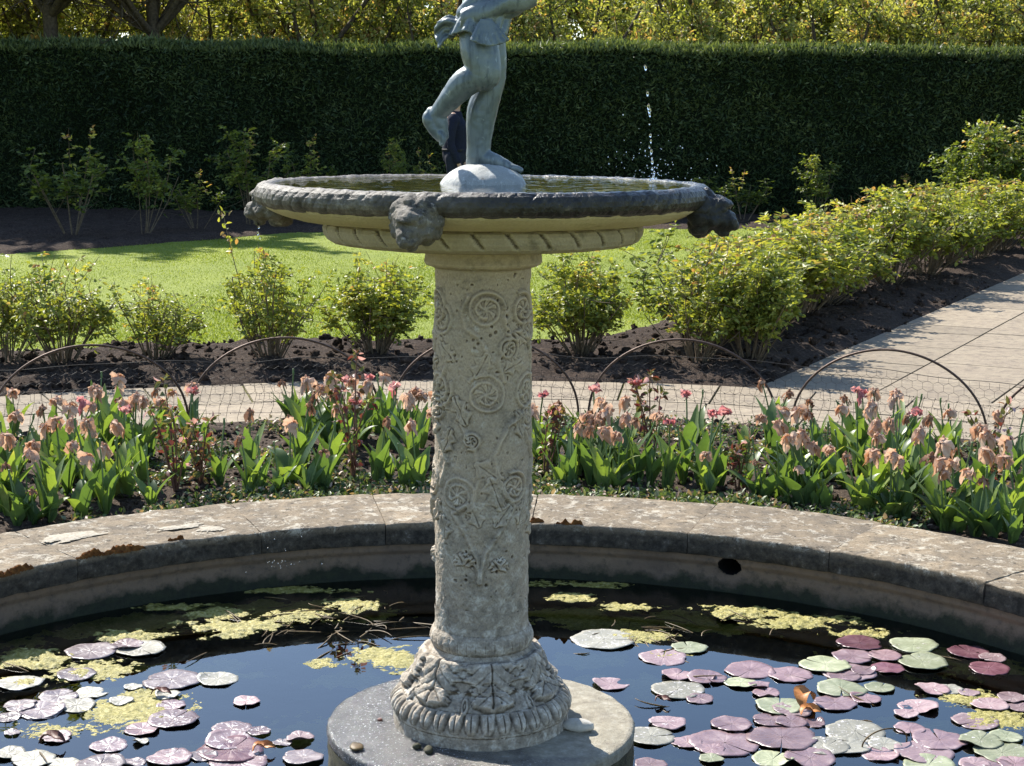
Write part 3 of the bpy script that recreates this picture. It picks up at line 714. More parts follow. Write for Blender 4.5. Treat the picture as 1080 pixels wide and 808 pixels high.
# base
def base_disp(t, z, s, r):
    p = P3(t, z, r); zr = lambda py: zax(py)
    d = 0.002 * fbm(p * 50, 111) + .0012 * fbm(p * 150, 112, 2)
    # beads on torus
    tor = np.exp(-((z - zr(669)) / .012) ** 2)
    d = d + tor * .0035 * (np.abs(np.cos(t * 17)) ** .35 - .7)
    # acanthus leaves hanging from the torus
    nl = 7; ph = (t * nl / (2 * PI) + 0.30 + .05 * fbm(p * 22, 118)) % 1 - .5
    top, bot = zr(682), zr(724)
    u = np.clip((top - z) / (top - bot), 0, 1); ap = np.abs(ph)
    w = 0.47 * (1 - .50 * u ** 2.0) * (1 + .20 * np.cos(u * 24 - ap * 5) + .07 * np.cos(u * 70))
    leaf = sst(w, w * .82, ap) * sst(0, .05, u) * sst(1.02, .95, u + .3 * ap)
    ribs = (.72 + .28 * np.abs(np.cos(u * 12 - ap * 13)) ** .6) * (1 - .35 * ap / .5)
    d = d + leaf * (.010 + .012 * u) * ribs - .007 * np.exp(-(ph / .018) ** 2) * leaf
    d = d - .005 * leaf * sst(.55, .75, vn(np.stack([t * 11, u * 7, 0 * t], -1), 117))
    # little rosettes between
    ph2 = (t * nl / (2 * PI) + 0.72) % 1 - .5
    rr_ = np.hypot(ph2 * .38 , (z - zr(719)) )
    d = d + .007 * np.exp(-((rr_ - .013) / .005) ** 2) * (u > .3) + .006 * np.exp(-(rr_ / .005) ** 2)
    # egg-and-leaf ring
    ring = sst(zr(733), zr(737), z) ; zt, zb = zr(724), zr(742)
    q = np.clip((zt - z) / (zt - zb), 0, 1); e = np.abs(((t * 34 / (2 * PI)) % 1) - .5) * 2
    egg = sst(1.0, .55, e + .45 * q ** 3) * np.sin(np.clip(q, 0, 1) * PI) ** .5
    d = d + .011 * egg * (q > 0) * (q < 1) - .005 * np.exp(-(e / .1) ** 2) * np.sin(q * PI)
    return d
pr = [(51, 636), (50.5, 650), (51.5, 657), (54.5, 661), (56, 665), (56.5, 669), (55.5, 674), (53, 677), (56, 681), (62, 684), (66, 692), (68.5, 700), (71, 708), (75, 713), (81, 719), (87, 725), (92, 731), (95.2, 736), (96.6, 740.5), (96.9, 743)]
pb = [(rax(a_), zax(b_)) for a_, b_ in pr]
zr0 = pb[-1][1]
pb += [(rax(96.6), zr0 - .004), (rax(95.4), zr0 - .006), (rax(95.4), zr0 - .02), (rax(95.8), Z_D - .004)]
lathe('base', pb, M['column'], 720, base_disp, .0022)
# shaft with carved scrolls
RSH = rax(50.5)
def scroll(u, v, cu, cv, r, ph, hand):
    dx, dy = u - cu, v - cv; ro = np.hypot(dx, dy); an = (np.arctan2(dy, dx) * hand + ph) % (2 * PI) / (2 * PI)
    h = 0 * ro
    for k in (0, 1):                                       # two turns of one tapering spiral stem
        rs_ = r * (1.06 - .36 * (an + k)); wd = .0042 - .0012 * (an + k) / 2
        h = np.maximum(h, (.0066 - .0012 * (an + k)) * np.exp(-((ro - rs_) / wd) ** 2) * (rs_ > r * .42))
    pa = np.arctan2(dy, dx) * hand * 1.0
    petals = sst(-.25, .75, np.cos(pa * 6 + (ro / r) ** .6 * 6))
    return h + sst(r * .62, r * .50, ro) * (.0036 * petals * sst(.06, .3, ro / r) + .006 * np.exp(-(ro / (r * .13)) ** 2))
def leafr(u, v, cu, cv, L, W, rot):
    dx, dy = u - cu, v - cv; a_ = dx * math.cos(rot) + dy * math.sin(rot); b_ = -dx * math.sin(rot) + dy * math.cos(rot)
    t = a_ / L
    w = W * np.sqrt(np.clip(1 - (2 * t - 1) ** 2, 0, 1)) * (1 + .32 * np.cos(t * 17 + 1.5))
    m_ = sst(1.08, .6, np.abs(b_) / (w + 1e-5)) * (t > 0) * (t < 1)
    return m_ * (.0068 * (.75 + .25 * np.cos(np.abs(b_) / W * 4 - t * 9)) - .0028 * np.exp(-(b_ / .0022) ** 2))
def vine(u, v, pts, w=.0055, h=.0075):
    P = np.array(pts); d = np.full(u.shape, 9.0)
    for i in range(len(P) - 1):
        a_, b_ = P[i], P[i + 1]; ab = b_ - a_; L2 = (ab ** 2).sum()
        t = np.clip(((u - a_[0]) * ab[0] + (v - a_[1]) * ab[1]) / L2, 0, 1)
        d = np.minimum(d, np.hypot(u - a_[0] - t * ab[0], v - a_[1] - t * ab[1]))
    return h * np.exp(-(d / w) ** 2)
def U(px): return math.asin(max(-.98, min(.98, (px - 507) / 51))) * RSH
def shaft_disp(t, z, s, r):
    p = P3(t, z, r); u = t * RSH + .0035 * fbm(p * 14, 126) + .0015 * fbm(p * 45, 127); v = z + .004 * fbm(p * 14, 128) + .0015 * fbm(p * 45, 129); h = 0 * t
    circ_ = 2 * PI * RSH
    def wrap(uu, c): return (uu - c + circ_ / 2) % circ_ - circ_ / 2 + c
    for cpx, cpy, r_, ph, hd in ((511, 321, 19, 0, 1), (463, 333, 17, 1, -1), (549, 322, 17, 2, -1), (511, 409, 21, 2.5, -1), (553, 409, 20, .5, 1),
                           (482, 512, 20, 1, 1), (462, 425, 15, 0, 1), (541, 505, 17, 2, -1), (497, 455, 9, 2, 1), (535, 362, 12, 1, 1)):
        c = U(cpx); h = h + scroll(wrap(u, c), v, c, zax(cpy), rax(r_), ph, hd)
        for off in (2.3, 4.1):                                # same carving round the back
            c2 = c + off * RSH; h = h + scroll(wrap(u, c2), v, c2, zax(cpy + 14 * math.sin(off * 3)), rax(r_), ph, -hd)
    for cpx, cpy, L, W, rot in ((500, 392, 30, 9, 1.1), (492, 440, 34, 9, 2.0), (500, 478, 36, 11, -.6), (515, 492, 40, 12, -1.2), (530, 385, 26, 8, .4), (478, 375, 26, 8, 2.4), (540, 345, 24, 8, -.5),
                                (490, 583, 13, 9, 2.2), (490, 583, 13, 9, .7), (526, 588, 12, 8, 2.2), (526, 588, 12, 8, .8), (505, 545, 30, 9, 1.9), (520, 545, 30, 8, .9), (468, 470, 28, 9, 1.2), (470, 560, 26, 9, 1.8), (548, 455, 30, 8, 1.8), (545, 545, 28, 8, 1.2)):
        c = U(cpx)
        for off in (0, 2.2, 4.2):
            h = h + leafr(wrap(u, c + off * RSH), v, c + off * RSH, zax(cpy), rax(L), rax(W), rot)
    vp = lambda *q: [(U(a_), zax(b_)) for a_, b_ in q]
    for q in (vp((505, 600), (503, 575), (490, 550), (478, 532), (497, 520), (505, 495), (500, 465), (487, 440), (490, 420)),
              vp((505, 600), (512, 570), (530, 545), (541, 524), (525, 500), (520, 470), (535, 440), (548, 430)),
              vp((511, 388), (515, 370), (505, 350), (490, 340), (485, 325), (492, 308)), vp((530, 330), (536, 350), (525, 375), (530, 395)),
              vp((460, 450), (470, 480), (464, 505)), vp((462, 350), (470, 380), (462, 405))):
        q = np.array(q)
        for off in (0, 2.25, 4.15): h = h + vine(wrap(u, off * RSH), v, q + [off * RSH, 0])
    for cpx, cpy in ((498, 352), (503, 356), (499, 360), (506, 350), (474, 371), (478, 368), (475, 376), (533, 320), (533, 328), (533, 336), (534, 344), (538, 348), (516, 347), (521, 344), (472, 410), (476, 414), (528, 372), (532, 368), (497, 585), (524, 590), (541, 578), (490, 600), (512, 604)):
        h = h - .006 * np.exp(-(np.hypot(u - U(cpx), v - zax(cpy)) / .0032) ** 2) * 2
    wear = .45 + .55 * sst(-.35, .35, fbm(p * 9, 120))
    ends = sst(zax(636), zax(606), z) * sst(zax(292), zax(304), z)
    h = np.clip(h, -.006, .010) * wear * ends * 1.2
    er = fbm(p * 45, 121)
    h = h + .0020 * er + .0014 * fbm(p * 120, 122, 3) + .003 * fbm(p * 6, 125)
    pits = vn(p * 85, 123); h = h - .0045 * sst(.62, .85, pits) * (.4 + .6 * (fbm(p * 7, 124) > 0))
    return h
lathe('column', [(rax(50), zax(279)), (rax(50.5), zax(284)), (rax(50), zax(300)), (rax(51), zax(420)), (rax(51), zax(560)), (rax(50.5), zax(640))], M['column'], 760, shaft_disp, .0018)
# neck and flat tray
zt = lambda py, Y: at(507, py, Y).z
ZT_TOP, ZT_BOT = 1.347, 1.300
lathe('neck', [(rax(60), 1.292), (rax(62), zax(273)), (rax(62.3), zax(275.5)), (rax(60.5), zax(278)), (rax(56), zax(280)), (rax(52), zax(281)), (rax(50), zax(284))], M['column'], 240,
      lambda t, z, s, r: .0025 * fbm(P3(t, z, r) * 40, 131), .003)
RT = rax(168)
def tray_disp(t, z, s, r):
    band = sst(RT * .965, RT * .985, r)
    g = np.cos((t * 31 + (z - 1.32) * 55))
    return -.007 * band * sst(.86, .99, g) + .002 * fbm(P3(t, z, r) * 35, 132)
lathe('tray', [(.30, 1.351), (RT - .012, 1.350), (RT - .004, 1.345), (RT, 1.335), (RT - .002, 1.322), (RT - .010, 1.310), (RT - .022, 1.303), (.30, 1.297), (.15, 1.290), (.12, 1.285)], M['tray'], 720, tray_disp, .003)
# basin: inside, carved dark lip, pale cavetto
ZW2 = 1.4362; RL = 0.524
lathe('basin_bowl', [(.508, 1.394), (.497, 1.383), (.480, 1.374), (.455, 1.364), (.43, 1.357), (.385, 1.3525), (.34, 1.3515)], M['beige'], 240,
      lambda t, z, s, r: .0015 * fbm(P3(t, z, r) * 30, 141), .005)
def lip_disp(t, z, s, r):
    p = P3(t, z, r); band = sst(.497, .507, r)
    ph = t * 84 + ((r - .51) * 70 - (z - 1.41) * 120)
    g = np.abs(np.cos(ph / 2)) ** .4
    return -band * .0020 * sst(.55, .1, np.abs(np.cos(ph / 2))) * (.75 + .7 * fbm(p * 9, 142)) + .0030 * fbm(p * 36, 143) * sst(.476, .49, r) + .0012 * fbm(p * 110, 144, 2)
lathe('basin_lip', [(.474, 1.38), (.4755, 1.428), (.477, 1.434), (.484, 1.4375), (.495, 1.439), (.507, 1.4375), (.517, 1.431), (RL - .001, 1.420), (RL, 1.410), (RL - .003, 1.400), (.514, 1.392), (.502, 1.387)], M['lip'], 900, lip_disp, .0028)
lathe('basin_floor', [(.01, 1.366), (.2, 1.368), (.40, 1.375), (.46, 1.395), (.476, 1.415)], M['bfloor'], 120, None, .02)
# basin water
mb = MB(); a = np.linspace(0, 2 * PI, 90, endpoint=False); x, y = polar(np.array([0.002, .2, .35, .4765])[:, None], a[None, :])
mb.add(np.stack([x, y, np.full_like(x, ZW2)], -1).reshape(-1, 3), gridfaces(4, 90, True))
tag(mb.build('basin_water', M['bwater']), 'shallow rippled water filling the raised fountain basin', 'water', kind='structure')
# four worn lion-head spouts
def spout(ang, mat, seed, scale=1.0, down=0.0):
    mb = MB(); R = lambda c, r, sq=(1, 1, 1): mb.add(*ball(c, r, 18, 13, sq))
    R((0.012, 0, -.002), .050, (.9, 1.0, .88)); R((.045, 0, -.018), .036, (1.1, .9, .8)); R((.068, 0, -.022), .022, (.9, 1.1, .8))
    R((.035, .0, .022), .026, (1.3, 1.2, .55))
    for sy in (-1, 1):
        R((.043, sy * .019, .010), .012); R((.058, sy * .013, -.012), .014); R((.0, sy * .040, .024), .016); R((.03, sy * .034, -.02), .018)
    for k in range(11):
        an = k / 11 * 2 * PI
        R((-.006, .046 * math.cos(an), -.006 + .042 * math.sin(an)), .019, (1.4, 1, 1))
    R((.050, 0, -.046), .014, (1.2, 1, .7))
    o = remesh(mb, 'lion_head_spout', mat, .0032, 3, ftn, lambda c: .0045 * fbm(c * 85, seed, 3) + .006 * fbm(c * 30, seed + 1))
    rot = math.atan2(-math.cos(ang), math.sin(ang))
    o.location = (CX + (RL - .012) * math.sin(ang), CY - (RL - .012) * math.cos(ang), 1.386); o.rotation_euler = (0, 0.12 + down, rot)
    o.scale = (scale,) * 3
    return o
A0 = math.radians(-14.5)
spout(A0, M['head'], 151, .92, .25); spout(A0 + PI / 2, M['headwet'], 155, .93)
spout(A0 - PI / 2, M['head'], 159, .98); spout(A0 + PI, M['headwet'], 163, .8)

# ================================================================== STATUE on the basin
stt = empty('cherub_statue', (CX, CY, ZW2), 0, 'grey lead cherub statue stepping on one foot on a mound in the basin', 'statue')
def SP(px, py, dy=0.0):                                    # statue pixel -> world, dy towards the back
    p = at(px, py, CY + dy); return (p.x - CX, p.y - CY, p.z - ZW2)
q_ = 3.82 / F                                              # metres per photo pixel here
def SC(mb, pts, **k): chain(mb, [(SP(*p[:-1]), p[-1] * q_) for p in pts], **k)
mb = MB()
# standing leg (further), raised leg (nearer)
SC(mb, [(512, 34, .020, 20), (517, 60, .022, 17.5), (519, 82, .022, 14.5), (516.5, 94, .018, 14.0), (509, 115, .022, 16.2), (506, 136, .022, 14.6), (505, 152, .022, 13.0), (504, 165, .022, 12.8), (503, 171, .022, 11.5)])
SC(mb, [(500, 170, .022, 9), (507, 167, .020, 10.5), (520, 170, .014, 9), (532, 174.5, .009, 7), (541, 178, .006, 5)])
SC(mb, [(519, 172, .03, 8), (532, 176, .028, 6), (540, 178.5, .026, 4.5)])
for k, (tx, td) in enumerate(((549, .000), (548, .010), (546, .018), (543, .026), (540, .033))):
    SC(mb, [(tx - 9, 177, td, 4.2 - .3 * k), (tx - 4, 178, td, 3.8 - .3 * k), (tx, 179.5, td, 3.4 - .3 * k)], sub=4, sides=8)
SC(mb, [(504, 28, -.018, 20), (506, 52, -.036, 20.5), (510, 70, -.046, 18.5), (511, 80, -.048, 16.5), (503, 81, -.044, 15), (490, 88, -.034, 15), (477, 102, -.020, 12.6), (466, 115, -.006, 10), (461, 121, 0, 9.3)])
SC(mb, [(455, 119, .004, 6.5), (454, 125, .004, 9), (459, 135, .0, 8.5), (465, 144, -.004, 6.8)])
SC(mb, [(461, 120, 0, 9), (464, 132, 0, 9), (468, 143, 0, 6)])
for k, d in enumerate((-.016, -.008, 0, .008, .016)):
    SC(mb, [(465, 142, d, 3.9 - .25 * k), (467, 148 - k * .5, d, 3.6 - .25 * k), (466, 152 - k * .8, d, 3.1 - .25 * k)], sub=4, sides=8)
# hips, trunk, neck, head, arms (above the picture)
SC(mb, [(508, 28, 0, 22), (511, 14, 0, 23), (518, -8, 0, 22), (526, -34, 0, 25), (531, -54, 0, 24), (534, -70, 0, 12), (535, -80, 0, 10)])
SC(mb, [(496, 26, -.012, 17), (520, 28, .012, 17)])
SC(mb, [(536, -92, 0, 20), (538, -104, 0, 24), (537, -112, 0, 22)])
SC(mb, [(556, -97, 0, 6), (561, -94, 0, 4)]); SC(mb, [(552, -84, 0, 8), (556, -82, 0, 5)])
for d in (-.046, .046): SC(mb, [(532, -101, d, 4), (530, -95, d, 4)])
SC(mb, [(534, -58, -.05, 12), (548, -44, -.075, 10.5), (566, -52, -.085, 9), (588, -66, -.085, 7), (597, -71, -.085, 6)])
SC(mb, [(528, -58, .05, 12), (512, -66, .075, 10.5), (497, -92, .08, 8.5), (488, -116, .08, 6.5), (486, -124, .08, 6)])
for (bx, by, bd, dx, dy_) in ((597, -71, -.085, 1, -.4), (486, -124, .08, -.25, -1)):
    for k in range(4):
        o_ = (k - 1.5) * .006
        SC(mb, [(bx, by, bd + o_, 3.2), (bx + dx * 9, by + dy_ * 9, bd + o_ * 1.6, 2.6), (bx + dx * (14 - abs(k - 1.3)), by + dy_ * 14 + 3, bd + o_ * 1.8, 2.1)], sub=4, sides=8)
    SC(mb, [(bx - dx * 2, by - dy_ * 2, bd - .010, 3.2), (bx + dx * 5 + 3, by + dy_ * 5 + 3, bd - .022, 2.4)], sub=4, sides=8)
remesh(mb, 'body', M['statue'], .0026, 5, stt, lambda c: .0010 * fbm(c * 90, 201, 3))
# curls
mb = MB()
for i in range(70):
    v = rvec(1, .5)[0]
    if v[0] > .45 and v[2] < .5: continue
    c = np.array(SP(537, -106, 0)) + v * 24.5 * q_; mb.add(*ball(c, 6 * q_, 8, 6))
remesh(mb, 'hair', M['statue'], .003, 1, stt)
# drapery: pleated skirt, flying tail, sash
mb = MB()
def sheet(mb, fn, nu, nv, th):
    u = np.linspace(0, 1, nu); v = np.linspace(0, 1, nv); U_, V_ = np.meshgrid(u, v)
    P = fn(U_, V_); du = np.gradient(P, axis=1); dv = np.gradient(P, axis=0); n_ = nrm(np.cross(du, dv))
    a_, b_ = P + n_ * th / 2, P - n_ * th / 2; f = gridfaces(nv, nu); nn = nu * nv
    mb.add(np.vstack([a_.reshape(-1, 3), b_.reshape(-1, 3)]), np.vstack([f, f[:, ::-1] + nn]))
    rim = np.r_[np.arange(nu), np.arange(1, nv) * nu + nu - 1, (nv - 1) * nu + np.arange(nu - 2, -1, -1), np.arange(nv - 2, 0, -1) * nu]
    r2 = np.roll(rim, -1)
    mb.L.append((np.stack([rim, rim + nn, r2 + nn, r2], 1) + mb.n - 2 * nn).ravel()); mb.N.append(np.full(len(rim), 4, int)); mb.MI.append(np.zeros(len(rim), int))
def skirt(u, v):
    ph = u * 2 * PI; ax0 = np.array(SP(520, -8)); ax1 = np.array(SP(504, 36))
    c = ax0 + (ax1 - ax0) * v[..., None]
    low = .011 * np.maximum(0, np.cos(ph - 5.35)) ** 2 * v + .014 * np.maximum(0, np.cos(ph - 5.0)) ** 8 * v
    w_ = (.0012 + .0050 * v) * np.sin(ph * 13 + 2 * v + 1.3 * np.sin(ph * 2)) + .002 * np.sin(ph * 6 + 5 * v)
    rx_ = (24 + 3.5 * v) * q_ + w_; ry_ = .060 + .020 * v + w_
    return c + np.stack([rx_ * np.cos(ph), -.012 * v + ry_ * np.sin(ph), -low - .006 * np.sin(ph * 4) * v], -1)
sheet(mb, skirt, 240, 24, .0055)
def fan(u, v):                                             # pleated fan hanging on the near right hip
    p0 = np.array(SP(511, 20, -.088)); a_ = (u - .5)
    d = np.stack([(a_ * 1.15 + .16) * (.35 + .9 * v) * .062, -.006 - .010 * v + - .008 * np.abs(np.sin(u * PI * 5.5)) * v, -v * .060 * (1 - .9 * a_ * a_)], -1)
    return p0 + d
sheet(mb, fan, 90, 20, .005)
def tail(u, v):                                            # flying end on the left
    p = np.array(SP(494, 16, -.02)); q = np.array(SP(461, 22, -.01)); c = p + (q - p) * u[..., None]
    w = .034 + .026 * u
    return c + np.stack([.006 * np.sin(v * 5 + u * 3) - .004 * v, .010 * np.sin(u * 5 + v * 7) + .006 * np.sin(v * 17), -v * w + .006 * np.sin(u * PI) + .004 * np.sin(u * 11)], -1)
sheet(mb, tail, 40, 30, .0055)
def sash(u, v):                                            # roll of cloth across the belly to the right
    p = np.array(SP(486, 22, -.055)); q = np.array(SP(566, -8, -.035)); c = p + (q - p) * u[..., None]
    a_ = v * PI * 1.2
    return c + np.stack([0 * u, -np.sin(a_) * .016 - .024 * np.sin(u * PI), np.cos(a_) * (.017 + .008 * u) + .004 * np.sin(u * 9 + v * 4)], -1)
sheet(mb, sash, 60, 20, .007)
SC(mb, [(522, 14, -.03, 9), (538, 8, -.034, 11), (553, -2, -.034, 10), (566, -14, -.03, 8)])
SC(mb, [(488, 14, -.04, 7), (500, 2, -.05, 8), (516, -8, -.05, 7), (532, -14, -.04, 6)])
SC(mb, [(486, 24, -.045, 5), (505, 18, -.066, 5.5), (525, 6, -.055, 5), (542, -6, -.04, 4)])
remesh(mb, 'drapery', M['statue'], .0024, 2, stt, lambda c: .0008 * fbm(c * 120, 205, 3))
mb = MB()
th = np.linspace(0, 2 * PI, 60, endpoint=False); rr = np.linspace(0, 1, 18)
Rm = .107 * np.sin(rr * PI / 2) ; Zm = -.03 + .075 * np.cos(rr * PI / 2) ** .85
V = np.stack([Rm[:, None] * np.cos(th), Rm[:, None] * np.sin(th), Zm[:, None] + 0 * th], -1)
V += (.006 * fbm(V * 22, 208) + .002 * fbm(V * 90, 209, 3))[..., None] * np.array([.6, .6, 1])
mb.add(V.reshape(-1, 3), gridfaces(18, 60, True)); mb.build('mound', M['mound'], stt)

# drops of the jet and drips
mb = MB()
rr = random.Random(5)
for px, py, s in ((681, 72, 5), (680, 70, 3), (683, 99, 4.5), (684, 113, 5.5), (685, 117, 6), (685.5, 121, 4), (685, 131, 3), (686, 143, 4.5), (686.5, 149, 3.6), (685, 155, 3), (687, 160, 4.6), (687.5, 167, 3.6), (688, 171, 5), (688, 178, 4.4), (690, 182, 4), (689, 187, 5), (692, 188, 4), (686, 189, 4),
                 (272, 226, 6), (272.5, 231, 5), (272, 236, 6), (273, 240, 4), (272, 246, 4), (274, 251, 3)):
    Y = CY + (.06 if px > 400 else .13)
    p = at(px, py, Y); mb.add(*ball(p, s * q_ * .27, 8, 7, (1, 1, rr.uniform(1.2, 2.6))))
for k in range(80):
    px = rr.gauss(690, 26); py = 190 - abs(rr.gauss(0, 22)); p = at(px, py, CY + rr.gauss(0, .12)); mb.add(*ball(p, rr.uniform(.4, 1.1) * q_ * .7, 6, 5))
for k in range(26):
    px = rr.gauss(290, 14); py = 605 - abs(rr.gauss(0, 22)); p = at(px, py, CY + .9); mb.add(*ball(p, rr.uniform(.5, 1.1) * .0022, 6, 5))
tag(mb.build('water_drops', M['droplet']), 'falling drops of the little water jet and the spout drip', 'water drops', kind='stuff')

# ================================================================== HEDGE AND TREES
HY, HT = 25.6, 2.62
hd = empty('yew_hedge', (0, HY + .7, 0), 0, 'tall dark clipped yew hedge across the back of the lawn', 'hedge')
def hfront(x, z): 
    p = np.stack([x, 0 * x, z], -1); return .16 * fbm(p * .8, 301) + .08 * fbm(p * 3.2, 302)
def htop(x): return HT + .07 * fbm(np.stack([x * 1.6, 0 * x, 0 * x], -1), 303) + .02 * np.sin(x * .7)
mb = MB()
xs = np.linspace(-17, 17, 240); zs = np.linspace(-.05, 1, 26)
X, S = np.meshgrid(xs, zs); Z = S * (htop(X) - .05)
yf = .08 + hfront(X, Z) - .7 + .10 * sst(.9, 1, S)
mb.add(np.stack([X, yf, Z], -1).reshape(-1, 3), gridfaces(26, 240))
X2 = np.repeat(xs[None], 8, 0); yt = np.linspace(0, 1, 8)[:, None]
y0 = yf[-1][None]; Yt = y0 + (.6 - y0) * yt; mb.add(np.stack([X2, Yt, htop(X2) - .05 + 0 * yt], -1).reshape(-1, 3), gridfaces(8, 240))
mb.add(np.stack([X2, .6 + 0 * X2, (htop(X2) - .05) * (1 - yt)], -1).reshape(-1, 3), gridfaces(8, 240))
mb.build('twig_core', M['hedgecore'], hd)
mb = MB()
def tufts(P, D, L, W, tint):
    n = len(P); D = nrm(D); S = nrm(np.cross(D, rvec(n))); L = L[:, None]; W = W[:, None]
    V = np.stack([P - S * W * .3, P + D * L * .5 + S * W * .5, P + D * L, P + D * L * .5 - S * W * .5], 1)
    mb.add(V.reshape(-1, 3), np.arange(4 * n).reshape(-1, 4), np.repeat(tint, 4))
n = 120000
x = RS.uniform(-11.5, 11.5, n); z = RS.rand(n) * HT
pz = np.stack([x, 0 * x, z], -1)
y = .06 + hfront(x, z) - .7 + RS.uniform(-.03, .07, n) + .10 * sst(.93, 1, z / HT)
D = np.stack([RS.normal(0, .8, n), -.75 + 0 * x, .15 + RS.normal(0, .7, n)], -1)
clump = .7 * fbm(pz * 2.4, 305) + .9 * fbm(pz * .7, 306)
tufts(np.stack([x, y, np.minimum(z, htop(x) - .02)], -1), D, RS.uniform(.05, .13, n), RS.uniform(.014, .03, n), np.clip(.38 + .35 * clump + RS.normal(0, .18, n), 0, 1))
n = 42000
x = RS.uniform(-11.5, 11.5, n); y = -.68 + 1.25 * RS.rand(n) ** 1.6
D = np.stack([RS.normal(0, .6, n), RS.normal(0, .6, n) - .1, .7 + RS.rand(n)], -1)
spr = (RS.rand(n) < .09)
tufts(np.stack([x, y + hfront(x, 0 * x + HT), htop(x) - RS.uniform(.02, .08, n) - .09 * sst(-.5, -.7, y)], -1), D, RS.uniform(.05, .11, n) + .13 * spr * RS.rand(n), RS.uniform(.014, .028, n), np.clip(RS.normal(.85, .2, n), 0, 1))  # top tufts tinted paler, putting the sunlit fringe into the leaf colour
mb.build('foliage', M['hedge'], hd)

ORD = ['first', 'second', 'third', 'fourth', 'fifth', 'sixth', 'seventh', 'eighth', 'ninth', 'tenth', 'eleventh', 'twelfth', 'thirteenth', 'fourteenth', 'fifteenth', 'sixteenth', 'seventeenth', 'eighteenth', 'nineteenth', 'twentieth',
       'twenty-first', 'twenty-second', 'twenty-third', 'twenty-fourth', 'twenty-fifth', 'twenty-sixth', 'twenty-seventh', 'twenty-eighth', 'twenty-ninth', 'thirtieth', 'thirty-first', 'thirty-second', 'thirty-third', 'thirty-fourth', 'thirty-fifth']
def make_tree(seed, H=6.0, dens=30, lz=1.0, TH=2.4, k0=3, zmin=0.0):
    global RS
    root = empty('leafy_tree', (0, 0, 0)); rs = RS
    wood = MB(); P, D, T = [], [], []
    lean = rs.normal(0, .15, 2)
    trunk = bez((0, 0, -.05), (lean[0] * .5, lean[1] * .5, 1.0), (lean[0], lean[1], TH), 9); wood.add(*tube(trunk, np.linspace(.13, .075, 9), 8))
    tips = []
    for i in range(11):
        k = int(k0 + rs.randint(0, 9 - k0)); p0 = trunk[k]; az = i * 2.4 + rs.normal(0, .3); up = rs.uniform(.5, 1.3)
        L = rs.uniform(1.6, 2.6); p2 = p0 + np.array([math.cos(az) * L * .62, math.sin(az) * L * .62, up * L]); p1 = p0 + (p2 - p0) * .5 + np.array([math.cos(az) * .35, math.sin(az) * .35, -.1])
        c = bez(p0, p1, p2, 9); wood.add(*tube(c, np.linspace(.05, .016, 9), 6))
        for j in range(9):
            q0 = c[2 + rs.randint(0, 7)]; v = rvec(1, .5)[0] * rs.uniform(.5, 1.15)
            q = bez(q0, q0 + v * .5 + rs.normal(0, .1, 3), q0 + v + [0, 0, .1], 6); wood.add(*tube(q, np.linspace(.014, .005, 6), 4)); tips.append(q)
            for m in range(3):
                r0 = q[rs.randint(1, 6)]; w = rvec(1, .3)[0] * rs.uniform(.25, .6)
                q3 = bez(r0, r0 + w * .5 + rs.normal(0, .06, 3), r0 + w, 5); wood.add(*tube(q3, np.linspace(.006, .003, 5), 3)); tips.append(q3)
    for q in tips:
        m = dens; t = rs.rand(m) * (len(q) - 1); i = np.minimum(t.astype(int), len(q) - 2)
        p = q[i] + (q[i + 1] - q[i]) * (t - i)[:, None] + rs.normal(0, .05, (m, 3))
        P.append(p); D.append(rvec(m, -.15)); T.append(np.clip(rs.normal(rs.uniform(.35, .75), .2) + rs.normal(0, .15, m), 0, 1))
    P = np.concatenate(P); D = np.concatenate(D); T = np.concatenate(T)
    hi = P[:, 2] > zmin; P, D, T = P[hi], D[hi], T[hi]; n = len(P)
    mb = MB(); leaves(mb, P, D, rvec(n, .8), rs.uniform(.06, .115, n) * lz, rs.uniform(.03, .055, n) * lz, T)
    a = wood.build('trunk', M['bark'], root); b = mb.build('crown', M['treeleaf'], root); kids(root, a, b)
    return root
protos = [make_tree(i) for i in range(3)]
k = 0
for row, (Y, x0, dx, n, sc_) in enumerate(((29.6, -12.2, 2.25, 12, 1.0), (33.5, -14, 2.3, 13, 1.12), (38.5, -15, 2.5, 13, 1.3))):
    for i in range(n):
        t = protos[k] if k < 3 else copy_thing(protos[RS.randint(0, 3)])
        t.location = (x0 + i * dx + RS.uniform(-.5, .5), Y + RS.uniform(-.6, .6), 0); t.rotation_euler = (0, 0, RS.uniform(0, 6.28)); s = sc_ * RS.uniform(.9, 1.08); t.scale = (s, s, s)
        rn = ('nearest', 'middle', 'rearmost')[row]
        tag(t, 'sunlit yellow green tree behind the hedge, %s from the left in the %s row' % (ORD[i], rn), 'tree', 'trees beyond the yew hedge'); k += 1

_keep = RS; RS = np.random.RandomState(77); shade = make_tree(9, dens=62, lz=1.75, TH=3.3, k0=6, zmin=2.85); RS = _keep
for i, (x_, y_, s_, lab) in enumerate(((-12.7, 24.2, 1.45, 'leftmost'), (-10.5, 26.7, 1.38, 'second'), (-8.9, 26.8, 1.42, 'middle'), (-7.3, 26.8, 1.36, 'fourth'), (-5.7, 27.1, 1.25, 'rightmost'))):
    t = shade if i == 0 else copy_thing(shade); t.location = (x_, y_, 0); t.rotation_euler = (0, 0, x_ * 3); t.scale = (s_ * .92, s_ * .92, s_)
    tag(t, 'tall dense tree shading the left hedge bed, %s of five from the left' % lab, 'tree', 'tall trees at the left')

